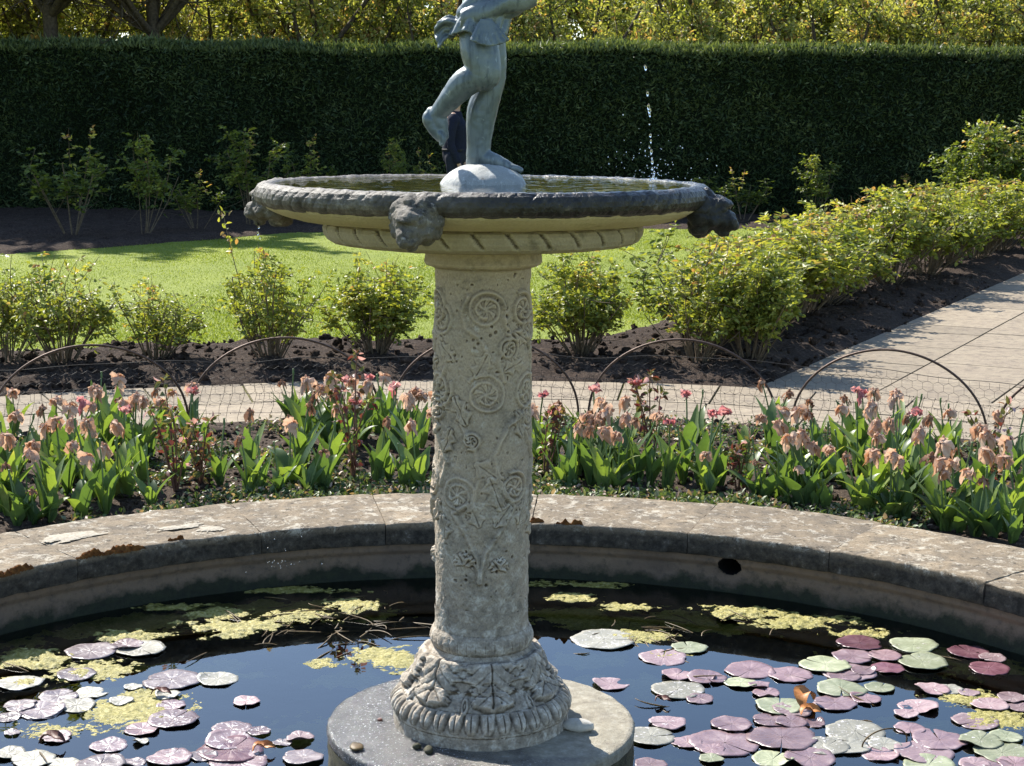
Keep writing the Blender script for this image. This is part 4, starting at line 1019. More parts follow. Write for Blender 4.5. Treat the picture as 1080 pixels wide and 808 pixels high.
# ================================================================== ROSE BUSHES
def make_bush(seed, H=.75, W=.6, ns=26, dens=1.0, leafz=.36, lsize=1.0, mat='roseleaf', shoots=5, spread=.55, tb=.5):
    rs = RS; root = empty('rose_bush', (0, 0, 0)); wood = MB(); P, D, T = [], [], []
    def foliate(c, z0, m, tb_, sz):
        for _ in range(m):
            t = rs.uniform(0, len(c) - 1.001); i = int(t); p = c[i] + (c[i + 1] - c[i]) * (t - i)
            if p[2] < z0 * H * rs.uniform(.7, 1.2): continue
            v = rvec(1, .35)[0]; L = rs.uniform(.04, .09) * sz
            for q, s in ((.35, 1), (.35, -1), (.7, 1), (.7, -1), (1, 0)):
                sd = nrm(np.cross(v, [0.1, .2, 1]))
                P.append(p + v * L * q); D.append(v * (.5 if s else 1) + sd * s * .8 + [0, 0, -.1]); T.append(tb_ + rs.normal(0, .13))
    for i in range(ns):
        az = rs.uniform(0, 2 * PI); k = rs.rand() ** .6
        top = np.array([math.cos(az) * W * .5 * k * spread * 1.9, math.sin(az) * W * .5 * k * spread * 1.9, H * rs.uniform(.62, .95) * (1 - .28 * k * k)])
        b = np.array([math.cos(az) * .05 * rs.rand(), math.sin(az) * .05 * rs.rand(), -.03])
        c = bez(b, top * [.55, .55, .5] + rs.normal(0, .04, 3), top, 9); wood.add(*tube(c, np.linspace(.0065, .003, 9) * rs.uniform(.8, 1.3), 5))
        foliate(c[4:], leafz, int(9 * dens), tb, lsize)
        for j in range(3):
            p = c[rs.randint(3, 9)]; v = rvec(1, .9)[0] * rs.uniform(.10, .26) * H / .75
            q = bez(p, p + v * .5 + rs.normal(0, .02, 3), p + v, 6); wood.add(*tube(q, np.linspace(.003, .0015, 6), 4)); foliate(q, leafz * .85, int(9 * dens), tb + .08 * rs.normal(), lsize)
    for i in range(shoots):
        az = rs.uniform(0, 2 * PI); p = np.array([math.cos(az) * W * .25 * rs.rand(), math.sin(az) * W * .25 * rs.rand(), H * .7]); v = np.array([rs.normal(0, .07), rs.normal(0, .07), H * rs.uniform(.25, .42)])
        q = bez(p, p + v * .5 + rs.normal(0, .02, 3), p + v, 6); wood.add(*tube(q, np.linspace(.003, .0015, 6), 4)); foliate(q, 0, int(6 * dens), .86, lsize * .8)
    n = len(P); mb = MB()
    leaves(mb, np.array(P), np.array(D), rvec(n, 1.2), rs.uniform(.026, .046, n) * lsize, rs.uniform(.016, .027, n) * lsize, np.clip(np.array(T), 0, 1), .3, .2)
    a = wood.build('stems', M['rosestem'], root); b = mb.build('leaves', M[mat], root); kids(root, a, b)
    return root
H0 = .75
full = [make_bush(i, H0, .72, 30, 1.15, .40, 1.0, tb=.58) for i in range(3)]
thin = [make_bush(10 + i, H0, .72, 24, .62, .38, 1.0, shoots=6, tb=.58) for i in range(3)]
loose = [make_bush(50 + i, H0, .72, 34, .85, .42, 1.05, shoots=9, spread=.62, tb=.60) for i in range(3)]
longs = make_bush(40, H0, .72, 22, .7, .38, 1.0, shoots=4, tb=.58)
mb = MB(); q = bez((-.06, 0, .05), (-.24, 0, .55), (-.33, .0, 1.02), 12); mb.add(*tube(q, np.linspace(.005, .002, 12), 5)); o = mb.build('bare_shoot', M['rosestem'], longs)
mb = MB(); k = 34; ii = RS.choice([6, 8, 9, 10, 11, 11], k); leaves(mb, q[ii] + RS.normal(0, .018, (k, 3)), rvec(k, .2), rvec(k, 1), RS.uniform(.03, .05, k), RS.uniform(.018, .028, k), np.clip(RS.normal(.85, .15, k), 0, 1)); kids(longs, o, mb.build('shoot_leaves', M['roseleaf'], longs))
used = set()
def put(proto, loc, s, sz, label, group, rz=None):
    o = proto if proto.name not in used else copy_thing(proto); used.add(proto.name)
    o.location = loc; o.scale = (s, s, sz); o.rotation_euler = (0, 0, RS.uniform(0, 6.28) if rz is None else rz)
    tag(o, label, 'rose bush', group); return o
GA = 'rose bushes along the front of the lawn'
for (px, pb_, pt_, w, kind, i, lab) in (
        (8, 388, 298, 90, thin, 0, 'sparse rose bush cut by the left edge of the picture'),
        (66, 388, 270, 120, thin, 1, 'tall open rose bush, leftmost whole one in front of the lawn'),
        (163, 384, 298, 100, thin, 2, 'low sparse twiggy rose bush, second whole one from the left'),
        (287, 384, 266, 105, [longs], 0, 'rose bush below the left spout with a long bare shoot beside it'),
        (396, 378, 276, 112, full, 0, 'dense rose bush just left of the fountain column'),
        (612, 378, 272, 112, full, 1, 'rounded dense rose bush just right of the fountain column'),
        (735, 384, 278, 110, thin, 2, 'twiggy rose bush at the lawn corner, left of the path row'),
        (792, 386, 262, 120, full, 2, 'broad rose bush nearest the paved path corner')):
    p = G(px, pb_, 0.03); h = CAMZ - 0.03 - (CAMZ - at(px, pt_, p.y).z); wd = w * (p.y + .2) / F
    put(kind[i], (p.x, p.y, .02), wd / .72, h / (H0 * 1.0), lab, GA, 0.0 if kind[i] is longs else None)
for j, s in enumerate((0.85, 1.7, 2.6, 3.5, 4.5, 5.5, 6.5, 7.6, 8.7, 9.9, 11.1)):
    e = np.array([1.65, 10.06]) + PD * s - PN * (.78 + RS.uniform(-.12, .12))
    h = (.70, .74, .72, .78, .76, .84, .82, .80, .84, .8, .8)[j]
    put((loose + full[:1])[j % 4], (e[0], e[1], .02), 1.42 + RS.uniform(-.15, .2), h / H0 * RS.uniform(.9, 1.08), 'leafy rose bush in the row beside the straight path, %s from the near end' % ORD[j], 'rose bushes lining the straight path')
# shrubs in front of the hedge
lanky = [make_bush(20 + i, 1.3, .62, 7, 1.1, .52, 1.35, shoots=2, spread=.8, tb=.35) for i in range(2)]
GB = 'roses in the shade of the hedge'
for n_, (px, pb_, pt_, w, lab) in enumerate((
        (76, 252, 138, 78, 'lanky shaded rose with bare forked stems, leftmost at the foot of the hedge'),
        (152, 250, 146, 60, 'tall thin shaded rose, second from the left at the foot of the hedge'),
        (207, 246, 182, 46, 'short shaded rose with two pale stems, third from the left under the hedge'),
        (262, 240, 138, 60, 'leafy shaded rose behind the left spout of the fountain'),
        (324, 238, 146, 44, 'slim rose with pale tips behind the left side of the basin'),
        (412, 236, 150, 36, 'small light leaved rose behind the basin, left of the statue'),
        (450, 236, 160, 36, 'small light leaved rose close beside the raised foot of the statue'),
        (735, 234, 190, 46, 'low shaded rose behind the right spout'),
        (782, 236, 180, 46, 'shaded rose just right of the right spout'),
        (852, 236, 166, 46, 'shaded rose with pale tips right of the basin, before the hedge'),
        (950, 234, 186, 50, 'shaded rose half hidden behind the path bushes'))):
    p = G(px, pb_, 0.03); p.y = min(p.y, 24.6); p.x = (px - 540) / F * (p.y * ct + 1.6 * st)
    h = at(px, pt_, p.y).z; wd = w * p.y / F
    put(lanky[n_ % 2], (p.x, p.y, .02), max(.7, wd / .62), h / 1.35, lab, GB)
big = make_bush(31, 1.45, 1.3, 46, 1.5, .35, 1.5, shoots=9, tb=.30)
p = at(1046, 200, 20.6); put(big, (p.x, p.y, .0), 1.05, 1.0, 'big rounded rose bush at the right edge, taller than the path row', 'large roses at the right')

# ================================================================== HOOPS AND NETTING
def pxof(p): 
    fw = p[1] * ct + (CAMZ - p[2]) * st; dn = (CAMZ - p[2]) * ct - p[1] * st
    u, v = F * p[0] / fw, F * dn / fw; c, s = math.cos(ROLL), math.sin(ROLL)
    return 540 + u * c - v * s, 404 + u * s + v * c
def ang_of_px(px, R, z=0.0):
    aa = np.linspace(-1.2, 1.2, 2401); xs_ = [pxof((*polar(R, a_), z))[0] for a_ in aa]
    return float(np.interp(px, xs_, aa))
R_H = 4.66
for px, lab in ((-118, 'rusty hoop wholly past the left edge'), (94, 'rusty wire hoop at the left edge of the tulip bed, farthest left'), (300, 'rusty wire hoop in front of the bushes left of the column'),
                (512, 'rusty wire hoop half hidden behind the fountain column'), (720, 'rusty wire hoop just right of the column, in front of the twiggy bushes'),
                (938, 'rusty wire hoop standing against the paved path at the right'), (1158, 'rusty wire hoop cut off by the right edge')):
    a0 = ang_of_px(px, R_H, .2); hw = .485 / R_H; th = np.linspace(0, PI, 40)
    mb = MB(); aa = a0 - hw * np.cos(th) * (1 + .02 * np.sin(th * 3)); x, y = polar(R_H + .02 * np.sin(th * 2), aa)
    z = np.where(True, .455 * np.sin(th) ** .9, 0) - .0; z[0] = z[-1] = -.08
    mb.add(*tube(np.stack([x, y, z], 1), .0062, 8))
    tag(mb.build('wire_hoop', M['rust']), lab, 'garden hoop', 'rusty hoops round the tulip bed')
net = empty('wire_netting', (0, 0, 0), 0, 'low dark wire netting round the tulip bed, squares below and hexagons above', 'netting')
mb = MB(); A1, A2 = -.72, .72; stp = .052 / R_H; ph = 0
aa = np.arange(A1, A2, stp)
sag = lambda a_: .012 * np.sin(a_ * 9) + .008 * np.sin(a_ * 31 + 1)
def npt(a_, z_, R=R_H + .03): 
    x, y = polar(R + .02 * np.sin(a_ * 13 + z_ * 9) + .012 * np.sin(a_ * 41), a_); return np.stack([x, y, z_ + sag(a_) * np.clip(z_ / .25, 0, 1) + 0 * a_], -1)
for a_ in aa:
    zz = np.linspace(-.02, .235, 5); av = a_ + .004 * np.sin(zz * 20 + a_ * 30) + RS.normal(0, .0012)
    mb.add(*tube(npt(av, zz), .0011, 3))
for z_ in np.arange(.02, .24, .052):
    mb.add(*tube(npt(np.linspace(A1, A2, 300), z_ + .004 * np.sin(np.linspace(0, 60, 300) + z_ * 50)), .0011, 3))
    for a_ in aa: mb.add(*ball(npt(np.array([a_]), z_)[0], .0030, 5, 4))
mb.build('square_mesh', M['wire'], net)
mb = MB(); hs = .050 / R_H
aa = np.arange(A1, A2, hs)
for r_ in range(5):
    z0 = .13 + r_ * .043
    off = (r_ % 2) * hs / 2
    for a_ in aa + off:
        mb.add(*tube(npt(np.array([a_, a_ + hs / 2]), np.array([z0, z0 + .013]), R_H + .04), .0008, 3))
        mb.add(*tube(npt(np.array([a_ + hs / 2, a_ + hs]), np.array([z0 + .013, z0]), R_H + .04), .0008, 3))
        mb.add(*tube(npt(np.array([a_ + hs / 2, a_ + hs / 2]), np.array([z0 + .013, z0 + .043]), R_H + .04), .0008, 3))
av = np.linspace(A1, A2, 300); mb.add(*tube(npt(av, .345 + .006 * np.sin(av * 50), R_H + .04), .0016, 4))
mb.build('hexagon_mesh', M['wire'], net)

# ================================================================== TULIPS
def strip(mb, P, S, Nn, W, fold, tint):
    """blade: centre points P, side vectors S, widths W; three verts across"""
    n = len(P); V = np.stack([P - S * W[:, None] + Nn * (fold * W)[:, None], P, P + S * W[:, None] + Nn * (fold * W)[:, None]], 1)
    mb.add(V.reshape(-1, 3), gridfaces(n, 3), tint)
def tulip_leaf(az, L, Wd, out, droop, rs, tint):
    n = 12; t = np.linspace(0, 1, n); rad = .008 + out * L * t ** 1.4; z = L * (t * math.sqrt(max(.1, 1 - out * out)) - droop * t ** 3)
    tw = rs.normal(0, .35) * t
    d = np.array([math.cos(az), math.sin(az), 0]); sd = np.array([-math.sin(az), math.cos(az), 0])
    P = d * rad[:, None] + np.array([0, 0, 1]) * z[:, None] + sd * (rs.normal(0, .012) * t * t)[:, None]
    T_ = nrm(np.gradient(P, axis=0)); S = nrm(sd * np.cos(tw)[:, None] + np.cross(T_, sd) * np.sin(tw)[:, None]); Nn = -nrm(np.cross(S, T_))
    Nn = np.where((Nn @ d)[:, None] > 0, -Nn, Nn)                     # channel opens to the stem
    W = Wd * .5 * np.clip(np.sin(PI * np.clip(t * .93 + .07, 0, 1) ** .75), .0, 1) * (1 - .15 * np.sin(t * 14 + az)) + .001
    mb = MB(); strip(mb, P, S, Nn, W, .5 * (1 - .6 * t), np.clip(tint + rs.normal(0, .07, n).repeat(3).reshape(n, 3) * .3 + .25 * (t > .93)[:, None], 0, 1).ravel())
    return mb
def petal(mb, c, az, L, Wd, lift, hang, rs, tint):
    n = 7; t = np.linspace(0, 1, n); d = np.array([math.cos(az), math.sin(az), 0]); sd = np.array([-math.sin(az), math.cos(az), 0])
    rad = .004 + L * (.75 * np.sin(t * PI * .55) * lift + .10 * rs.normal() * t); z = L * (.35 * t * (1 - hang * 1.0) - hang * t ** 1.6 * .95 + .25 * t * (1 - hang))
    P = c + d * rad[:, None] + np.array([0, 0, 1]) * z[:, None] + sd * (rs.normal(0, .25) * L * t * t)[:, None] + rs.normal(0, .0022, (n, 3))
    T_ = nrm(np.gradient(P, axis=0)); tw = rs.normal(0, .9) * t
    S = nrm(sd * np.cos(tw)[:, None] + np.cross(T_, sd) * np.sin(tw)[:, None]); Nn = nrm(np.cross(S, T_))
    W = Wd * .5 * np.sin(PI * (t * .9 + .08)) ** .6 * (1 + .35 * rs.normal(0, 1, n) * .4)
    strip(mb, P, S, Nn, W, rs.normal(0, .6) + .25 * np.sin(t * 9 + az), np.clip(tint + rs.normal(0, .16) + rs.normal(0, .1, n * 3), 0, 1))
def make_tulip(seed, kind, nl=4, H=.27):
    rs = RS; root = empty('tulip', (0, 0, 0)); parts = []
    mb = MB(); bend = rs.normal(0, .038, 2)
    c = bez((0, 0, -.02), (bend[0] * .3, bend[1] * .3, H * .6), (bend[0], bend[1], H), 8); mb.add(*tube(c, np.linspace(.0042, .0032, 8), 6)); parts.append(mb.build('stem', M['tulipstem'], root))
    a0 = rs.uniform(0, 6.28)
    for i in range(nl):
        L = H * (rs.uniform(.85, 1.15) - .09 * i); lf = tulip_leaf(a0 + i * 2.3 + rs.normal(0, .3), L, rs.uniform(.040, .070), rs.uniform(.18, .62), rs.uniform(0, .30), rs, rs.uniform(.15, .85))
        parts.append(lf.build('leaf', M['tulipleaf'], root))
    mb = MB(); top = c[-1]; mat = {'p': 'peach', 'k': 'pink', 'b': 'brownp'}[kind[0]]
    if kind == 'bare':
        mb.add(*tube(np.array([top, top + [0, 0, .012], top + [0, 0, .026]]), [.004, .0055, .0035], 6)); mb.add(*ball(top + [0, 0, .028], .006, 8, 5, (1, 1, .5)))
        parts.append(mb.build('seed_pod', M['tulipstem'], root))
    else:
        hang = {'p': rs.uniform(.75, 1.1), 'k': rs.uniform(.1, .55), 'b': rs.uniform(.85, 1.15)}[kind[0]]
        npet = {'p': 8, 'k': 8, 'b': 7}[kind[0]]
        for i in range(npet):
            petal(mb, top, a0 + i * 2 * PI / npet + rs.normal(0, .35), rs.uniform(.034, .058) * (1 if kind != 'b' else .85), rs.uniform(.018, .034) * (1.15 if kind[0] != 'b' else .8), rs.uniform(.25, .6) if kind[0] != 'k' else rs.uniform(.3, .5), np.clip(hang + rs.normal(0, .25), 0, 1.2), rs, rs.uniform(.3, .75))
        mb.add(*ball(top + [0, 0, .003], .0055, 8, 6, (1, 1, 1.7)))
        parts.append(mb.build('flower', M[mat], root))
    kids(root, *parts); return root
TV = {'p': [make_tulip(i, 'p', 3 + i % 3) for i in range(6)], 'k': [make_tulip(i, 'k', 3 + i % 2) for i in range(3)], 'b': [make_tulip(i, 'b', 4) for i in range(3)], 'n': [make_tulip(i, 'bare', 4 + i % 2) for i in range(2)]}
heads = '''5,426,p 10,460,p 50,430,b 66,427,p 83,424,k 85,440,p 107,410,p 126,400,p 129,432,k 124,445,p 142,415,p 107,445,p 158,417,p 50,468,p 86,478,p 35,512,b 178,420,p 202,407,p 209,414,k 8,468,p 170,410,b
263,434,b 262,464,b 307,395,n 319,410,p 326,400,p 344,397,p 356,402,k 383,404,p 398,400,k 415,407,k 435,410,p 445,412,p 435,432,p 440,444,p 305,446,p 325,474,b 321,430,b 398,442,b 370,418,p 352,424,p
567,414,k 584,424,p 626,430,p 659,420,p 638,437,p 636,456,p 628,413,k 656,442,b 724,419,k 738,434,k 703,442,k 745,440,k 750,480,p 600,428,b 612,440,p 672,436,p
819,430,p 838,431,p 849,471,p 806,488,b 858,495,p 862,422,b 902,413,k 911,419,k 938,416,p 935,431,k 916,425,p 949,446,p 968,437,b 980,434,b 914,479,p 938,476,p 952,477,b 920,458,p 1005,477,b 998,496,p 992,516,b 1027,452,p 1047,455,p 1052,434,p 1069,431,b 1042,470,p 1047,507,b 1057,476,p 1074,465,p 832,445,p 888,428,p 925,440,p
20,440,n 30,478,n 70,455,n 110,470,n 135,470,n 150,450,n 190,440,n 215,438,n 232,450,n 275,470,n 295,475,n 340,450,n 410,450,n 425,470,n 590,470,n 605,455,n 650,470,n 685,450,n 720,455,n 760,450,n 785,455,n 800,470,n 822,470,n 870,450,n 890,460,n 905,450,n 960,460,n 975,460,n 1015,470,n 1030,500,n 1062,500,n 1078,470,n 1068,535,n 1010,520,n 940,505,n 870,515,n 830,505,n 160,480,n 18,500,n 0,480,n'''.split()
cin_x = [0, 80, 160, 270, 370, 600, 762, 926, 1080]; cin_y = [560, 549, 539, 529, 522, 519, 529, 551, 580]
lim_x = [-40, 0, 200, 400, 507, 600, 800, 1000, 1120]; lim_y = [462, 457, 448, 443, 442, 443, 452, 478, 510]
items = []
for hds in heads:
    px, py, kd = hds.split(','); px = float(px); py = float(py)
    h = {'p': .30, 'k': .30, 'b': .275, 'n': .25}[kd] + RS.uniform(-.035, .035)
    yb = np.interp(px, cin_x, cin_y) - 4; ye = np.interp(px, lim_x, lim_y) + 5
    # ground point whose plant of height h has its head at (px, py)
    best = None
    for yy in np.linspace(ye, yb, 40):
        p = G(px, yy, .03); e = abs(pxof((p.x, p.y, .03 + h))[1] - py)
        if best is None or e < best[0]: best = (e, p, yy)
    p = best[1]; hh = at(px, py, p.y).z - .03
    items.append([px, py, kd, p, float(np.clip(hh, .15, .38))])
zone = lambda x: 0 if x < 115 else 1 if x < 235 else 2 if x < 375 else 3 if x < 500 else 4 if x < 680 else 5 if x < 800 else 6 if x < 900 else 7 if x < 985 else 8
ZN = ['at the far left of the tulip bed', 'under the right leg of the left hoop', 'under the second hoop', 'just left of the column', 'just right of the column', 'below the hoop right of the column', 'below the path side hoop\'s left leg', 'in the clump under the path side hoop', 'at the far right of the bed']
KN = {'p': 'wilted peach tulip', 'k': 'faded pink tulip', 'b': 'shrivelled brown tulip', 'n': 'tulip without petals'}
cnt = {}
for k in range(80):                                        # more plants filling the clumps
    q0 = items[RS.randint(0, 78)]; px = q0[0] + RS.normal(0, 14)
    if 452 < px < 560 or (225 < px < 268) or (690 < px < 715) or px > 1085: continue
    yy = np.clip(pxof((q0[3].x, q0[3].y, .03))[1] + RS.normal(-4, 12), np.interp(px, lim_x, lim_y) + 4, np.interp(px, cin_x, cin_y) - 4)
    p = G(px, yy, .03); kd = ['p', 'p', 'p', 'b', 'n'][RS.randint(0, 5)]; hh = RS.uniform(.22, .32)
    items.append([pxof((p.x, p.y, .03 + hh))[0], pxof((p.x, p.y, .03 + hh))[1], kd, p, hh])
items.sort(key=lambda q: q[0])
tot = {}
for q in items: tot[(zone(q[0]), q[2])] = tot.get((zone(q[0]), q[2]), 0) + 1
for px, py, kd, p, hh in items:
    pr_ = TV[kd][RS.randint(0, len(TV[kd]))]
    o = pr_ if pr_.name not in used else copy_thing(pr_); used.add(pr_.name)
    s = hh / .27; sx = np.clip(.6 + .45 * s, .8, 1.3)
    o.location = (p.x, p.y, float(bedz(np.array([p.x]), np.array([p.y]))[0]) - .004); o.rotation_euler = (RS.normal(0, .07), RS.normal(0, .07), RS.uniform(0, 6.28)); o.scale = (sx, sx, s)
    kk = (zone(px), kd); i = cnt[kk] = cnt.get(kk, 0) + 1
    tag(o, ('%s %s from the left, ' % (ORD[i - 1], KN[kd]) if tot[kk] > 1 else 'only %s ' % KN[kd]) + ZN[kk[0]], 'tulip', 'tulips in the pool bed')
for kd in TV:                                              # a variant never placed does not stay at the origin
    for v in TV[kd]:
        if v.name not in used:
            for c in v.children: bpy.data.objects.remove(c)
            bpy.data.objects.remove(v)

# thin roses among the tulips
def make_cane_rose(H, nst, seed, red):
    rs = RS; root = empty('cane_rose', (0, 0, 0)); wood = MB(); P, D, T = [], [], []; B = MB()
    for i in range(nst):
        az = rs.uniform(0, 6.28); h = H * rs.uniform(.55, 1); top = np.array([math.cos(az) * h * .28, math.sin(az) * h * .2, h])
        c = bez((0, 0, -.02), top * [.3, .3, .6] + rs.normal(0, .015, 3), top, 8); wood.add(*tube(c, np.linspace(.0048, .0022, 8), 5))
        for j in range(15):
            k = rs.randint(2, 8); v = rvec(1, .2)[0]; P.append(c[k] + v * .012); D.append(v); T.append(np.clip(rs.normal(.45, .25), 0, 1))
        for j in range(9):
            v = rvec(1, .6)[0]; P.append(c[-1] + v * .02 * rs.rand()); D.append(v); T.append(np.clip(rs.normal(.6 if red else .75, .3), 0, 1))
    n = len(P); mb = MB(); leaves(mb, np.array(P), np.array(D), rvec(n, 1), rs.uniform(.022, .042, n), rs.uniform(.014, .024, n), np.array(T), .3, .3)
    kids(root, wood.build('canes', M['redstem'], root), mb.build('leaves', M['redleaf'], root))
    if red:
        for i in range(9): 
            petal(B, top, i * .7, .045, .03, .5, .1, rs, .3)
        kids(root, B.build('blossom', M['pink'], root))
    return root
for i, (px, yb, yt, n_, red, lab) in enumerate(((186, 522, 398, 6, 0, 'twiggy red caned rose among the tulips, left of the bare gap'), (212, 516, 440, 5, 0, 'short twiggy rose with reddish leaves beside the bare gap'), (372, 512, 372, 6, 1, 'tall red caned rose with pale pink shoots left of the column'),
        (574, 505, 415, 4, 1, 'rose with red young leaves hard against the right of the column'), (688, 492, 382, 5, 1, 'upright rose with dark red and pale pink top between the hoops'), (778, 522, 455, 4, 0, 'bare caned rose in front of the tulips right of the bare ground'), (1040, 520, 425, 4, 0, 'red caned rose near the right edge of the bed'))):
    p = G(px, yb, .03); h = at(px, yt, p.y).z - .03
    t = make_cane_rose(h, n_, i, red); t.location = (p.x, p.y, .03); tag(t, lab, 'rose', 'thin roses in the tulip bed')

# ground cover, weeds and fallen petals
n = 60000; r = 2.63 + 2.0 * RS.rand(n) ** 1.25; an = RS.uniform(-.62, .62, n); x, y = polar(r, an)
nz = fbm(np.stack([x * 2.6, y * 2.6, 0 * x], -1), 401) + .45 * np.exp(-((r - 2.75) / .22) ** 2) - .1
k = nz + RS.normal(0, .14, n) > .06
x, y = x[k], y[k]; n = len(x); z = bedz(x, y) + RS.uniform(.0, .035, n) * (RS.rand(n) > .3)
tn = np.where(RS.rand(n) < .80, np.clip(RS.normal(.42, .2, n), 0, .74), RS.uniform(.78, 1, n))
mb = MB(); leaves(mb, np.stack([x, y, z], -1), rvec(n, .35), rvec(n, 2.0), RS.uniform(.014, .036, n), RS.uniform(.009, .020, n), tn, .2, .2)
tag(mb.build('ground_cover', M['cover']), 'low weeds and fallen petals covering the bed soil', 'ground cover', kind='stuff')

# ================================================================== LILY PADS, ALGAE, POND DEBRIS
def make_pad(px, py, w, mat, z, label, tilt=0.0):
    p = G(px, py, z); fw = p.y * ct + (CAMZ - p.z) * st; R = w / 2 * fw / F
    na, nr_ = 56, 8; notch = RS.uniform(.015, .07); th = np.linspace(notch, 2 * PI - notch, na); rr = np.linspace(.03, 1, nr_)
    wav = 1 + .035 * np.sin(th * 3 + RS.uniform(0, 6)) + .025 * np.sin(th * 7 + RS.uniform(0, 6)) + .014 * RS.normal(size=na) - RS.uniform(0, .22) * (RS.rand() < .3) * np.exp(-((th - RS.uniform(1, 5)) / .25) ** 2)
    wav *= 1 - .07 * np.exp(-((th - notch) / .10) ** 2) - .07 * np.exp(-((th - 2 * PI + notch) / .10) ** 2)
    Rr = rr[:, None] * wav[None] * R; X = Rr * np.cos(th); Y = Rr * np.sin(th)
    k1, k2 = RS.uniform(0, 6), RS.uniform(0, 6)
    Z = .0014 * rr[:, None] ** 3 * (1 + 1.2 * np.sin(2 * th + k1)) + .0010 * rr[:, None] ** 2 * np.sin(5 * th + k2) + .002 * fbm(np.stack([X * 40, Y * 40, 0 * X + k1], -1), 411)
    if RS.rand() < .28: Z += .011 * rr[:, None] ** 4 * np.maximum(0, np.sin(th + k2)) ** 6
    n = na * nr_; f = gridfaces(nr_, na); mb = MB()
    V = np.stack([X, Y, Z], -1).reshape(-1, 3); V2 = V - [0, 0, .0014]
    rim = (nr_ - 1) * na + np.arange(na)
    sides = np.stack([rim[:-1], rim[:-1] + n, rim[1:] + n, rim[1:]], 1)
    mb.add(np.vstack([V, V2]), np.vstack([f[:, ::-1], f + n, sides]), RS.rand())
    o = mb.build('lily_pad', mat); o.location = (p.x, p.y, z); o.rotation_euler = (RS.normal(0, .02), RS.normal(0, .02), RS.uniform(0, 2 * PI)); return o
rt = '''160,320,140,s 290,360,104,k 345,338,80,g 175,418,82,k 320,398,70,p 385,403,88,p 370,450,60,p 480,388,110,p 460,415,72,g 568,398,98,p 515,438,60,p 545,465,105,g 300,502,82,k 645,375,112,g 720,328,98,d 705,357,88,p 775,355,72,p 782,384,74,d 728,388,56,p 685,400,74,p 838,332,104,g 858,370,106,g 960,348,94,d 1003,384,88,d 680,428,110,g 765,426,66,g 665,460,97,p 735,450,68,p 880,428,76,k 960,437,48,k 1005,462,82,k 1055,447,66,k 850,467,90,k 823,482,54,k 975,500,102,k 710,522,130,s 440,505,92,p 525,497,82,p 425,547,158,p 550,535,156,p 342,546,70,p 395,581,55,g 530,582,92,g 612,580,112,p 690,553,104,s 775,550,72,s 830,515,68,p 895,540,122,p 862,567,130,k 985,541,94,g 1032,568,122,g 1042,533,72,g 262,594,72,p 872,594,112,g 1000,598,110,p 1062,592,80,p 1070,470,60,k 620,505,50,p 570,500,70,p 500,420,48,p 1010,360,60,k'''.split()
lf = '''225,438,128,q 350,432,118,s 188,495,96,q 50,516,112,s 425,510,142,q 540,508,102,s 352,632,86,p 145,550,97,q 190,572,92,s 105,590,97,q 50,572,82,q 20,602,66,q 225,542,82,s 430,605,126,r 425,571,72,r 610,562,66,k 575,630,97,r 642,636,60,r 567,660,117,r 572,682,165,d 270,672,92,r 420,700,112,r 592,712,142,r 22,690,82,s 85,706,106,s 140,650,77,k 250,717,122,q 750,700,102,q 350,661,40,s 330,526,46,s 415,546,62,s 300,560,60,s 700,664,50,q 30,640,40,q 160,720,90,s 330,715,60,q'''.split()
M['pad_q'] = pad_mat('greyish_purple_pad', [(0.3, (0.15, 0.115, 0.125)), (0.55, (0.20, 0.165, 0.172)), (0.75, (0.28, 0.245, 0.25))], 0.3)
M['pad_r'] = pad_mat('glint_purple_pad', [(0.3, (0.13, 0.085, 0.095)), (0.55, (0.19, 0.135, 0.15)), (0.75, (0.27, 0.21, 0.22))], 0.6)
CN = {'p': 'purple', 'd': 'dark red', 'k': 'pinkish', 'g': 'pale green', 's': 'silvery', 'q': 'greyish', 'r': 'glint-flecked purple'}
pads = []
for t in rt: a_, b_, w_, c_ = t.split(','); pads.append((560 + float(a_) / 2.077, 520 + float(b_) / 2.077, float(w_) / 2.077, c_, 'right'))
for t in lf: a_, b_, w_, c_ = t.split(','); pads.append((float(a_) / 2.348, 500 + float(b_) / 2.348, float(w_) / 2.348, c_, 'left'))
base_ = list(pads)
for k in range(24):
    q = base_[RS.randint(0, len(base_))]; w_ = RS.uniform(26, 58); a_ = RS.uniform(0, 6.28)
    px, py = q[0] + math.cos(a_) * (q[2] + w_) * .46, q[1] + math.sin(a_) * (q[2] + w_) * .18
    g_ = G(px, py, Z_WATER); d_ = math.hypot(g_.x - CX, g_.y - CY)
    if q[4] == 'left' and RS.rand() < .65: continue
    if d_ > RW - .12 or d_ < R_D + .10 or (py < 690 and px > 300): continue
    pads.append((px, py, w_, RS.choice(list('pkkgs' if q[4] == 'right' else 'qqsrk')), q[4]))
pads.sort()
cnt = {}; tot = {}
reg = lambda q: ('far' if q[1] < 725 else 'near')
for q in pads: kk = (q[3], q[4], reg(q)); tot[kk] = tot.get(kk, 0) + 1
for i, q in enumerate(pads):
    kk = (q[3], q[4], reg(q)); j = cnt[kk] = cnt.get(kk, 0) + 1
    z = Z_WATER + .0016 + .0014 * ((i * 5) % 7) / 2
    o = make_pad(q[0], q[1], q[2], M['pad_' + q[3]], z, '')
    tag(o, '%s %s lily pad%s, in the %s water %s of the plinth' % (ORD[j - 1] if tot[kk] > 1 else 'only', CN[q[3]], ' from the left' if tot[kk] > 1 else '', reg(q), q[4]), 'lily pad', 'lily pads on the pool')

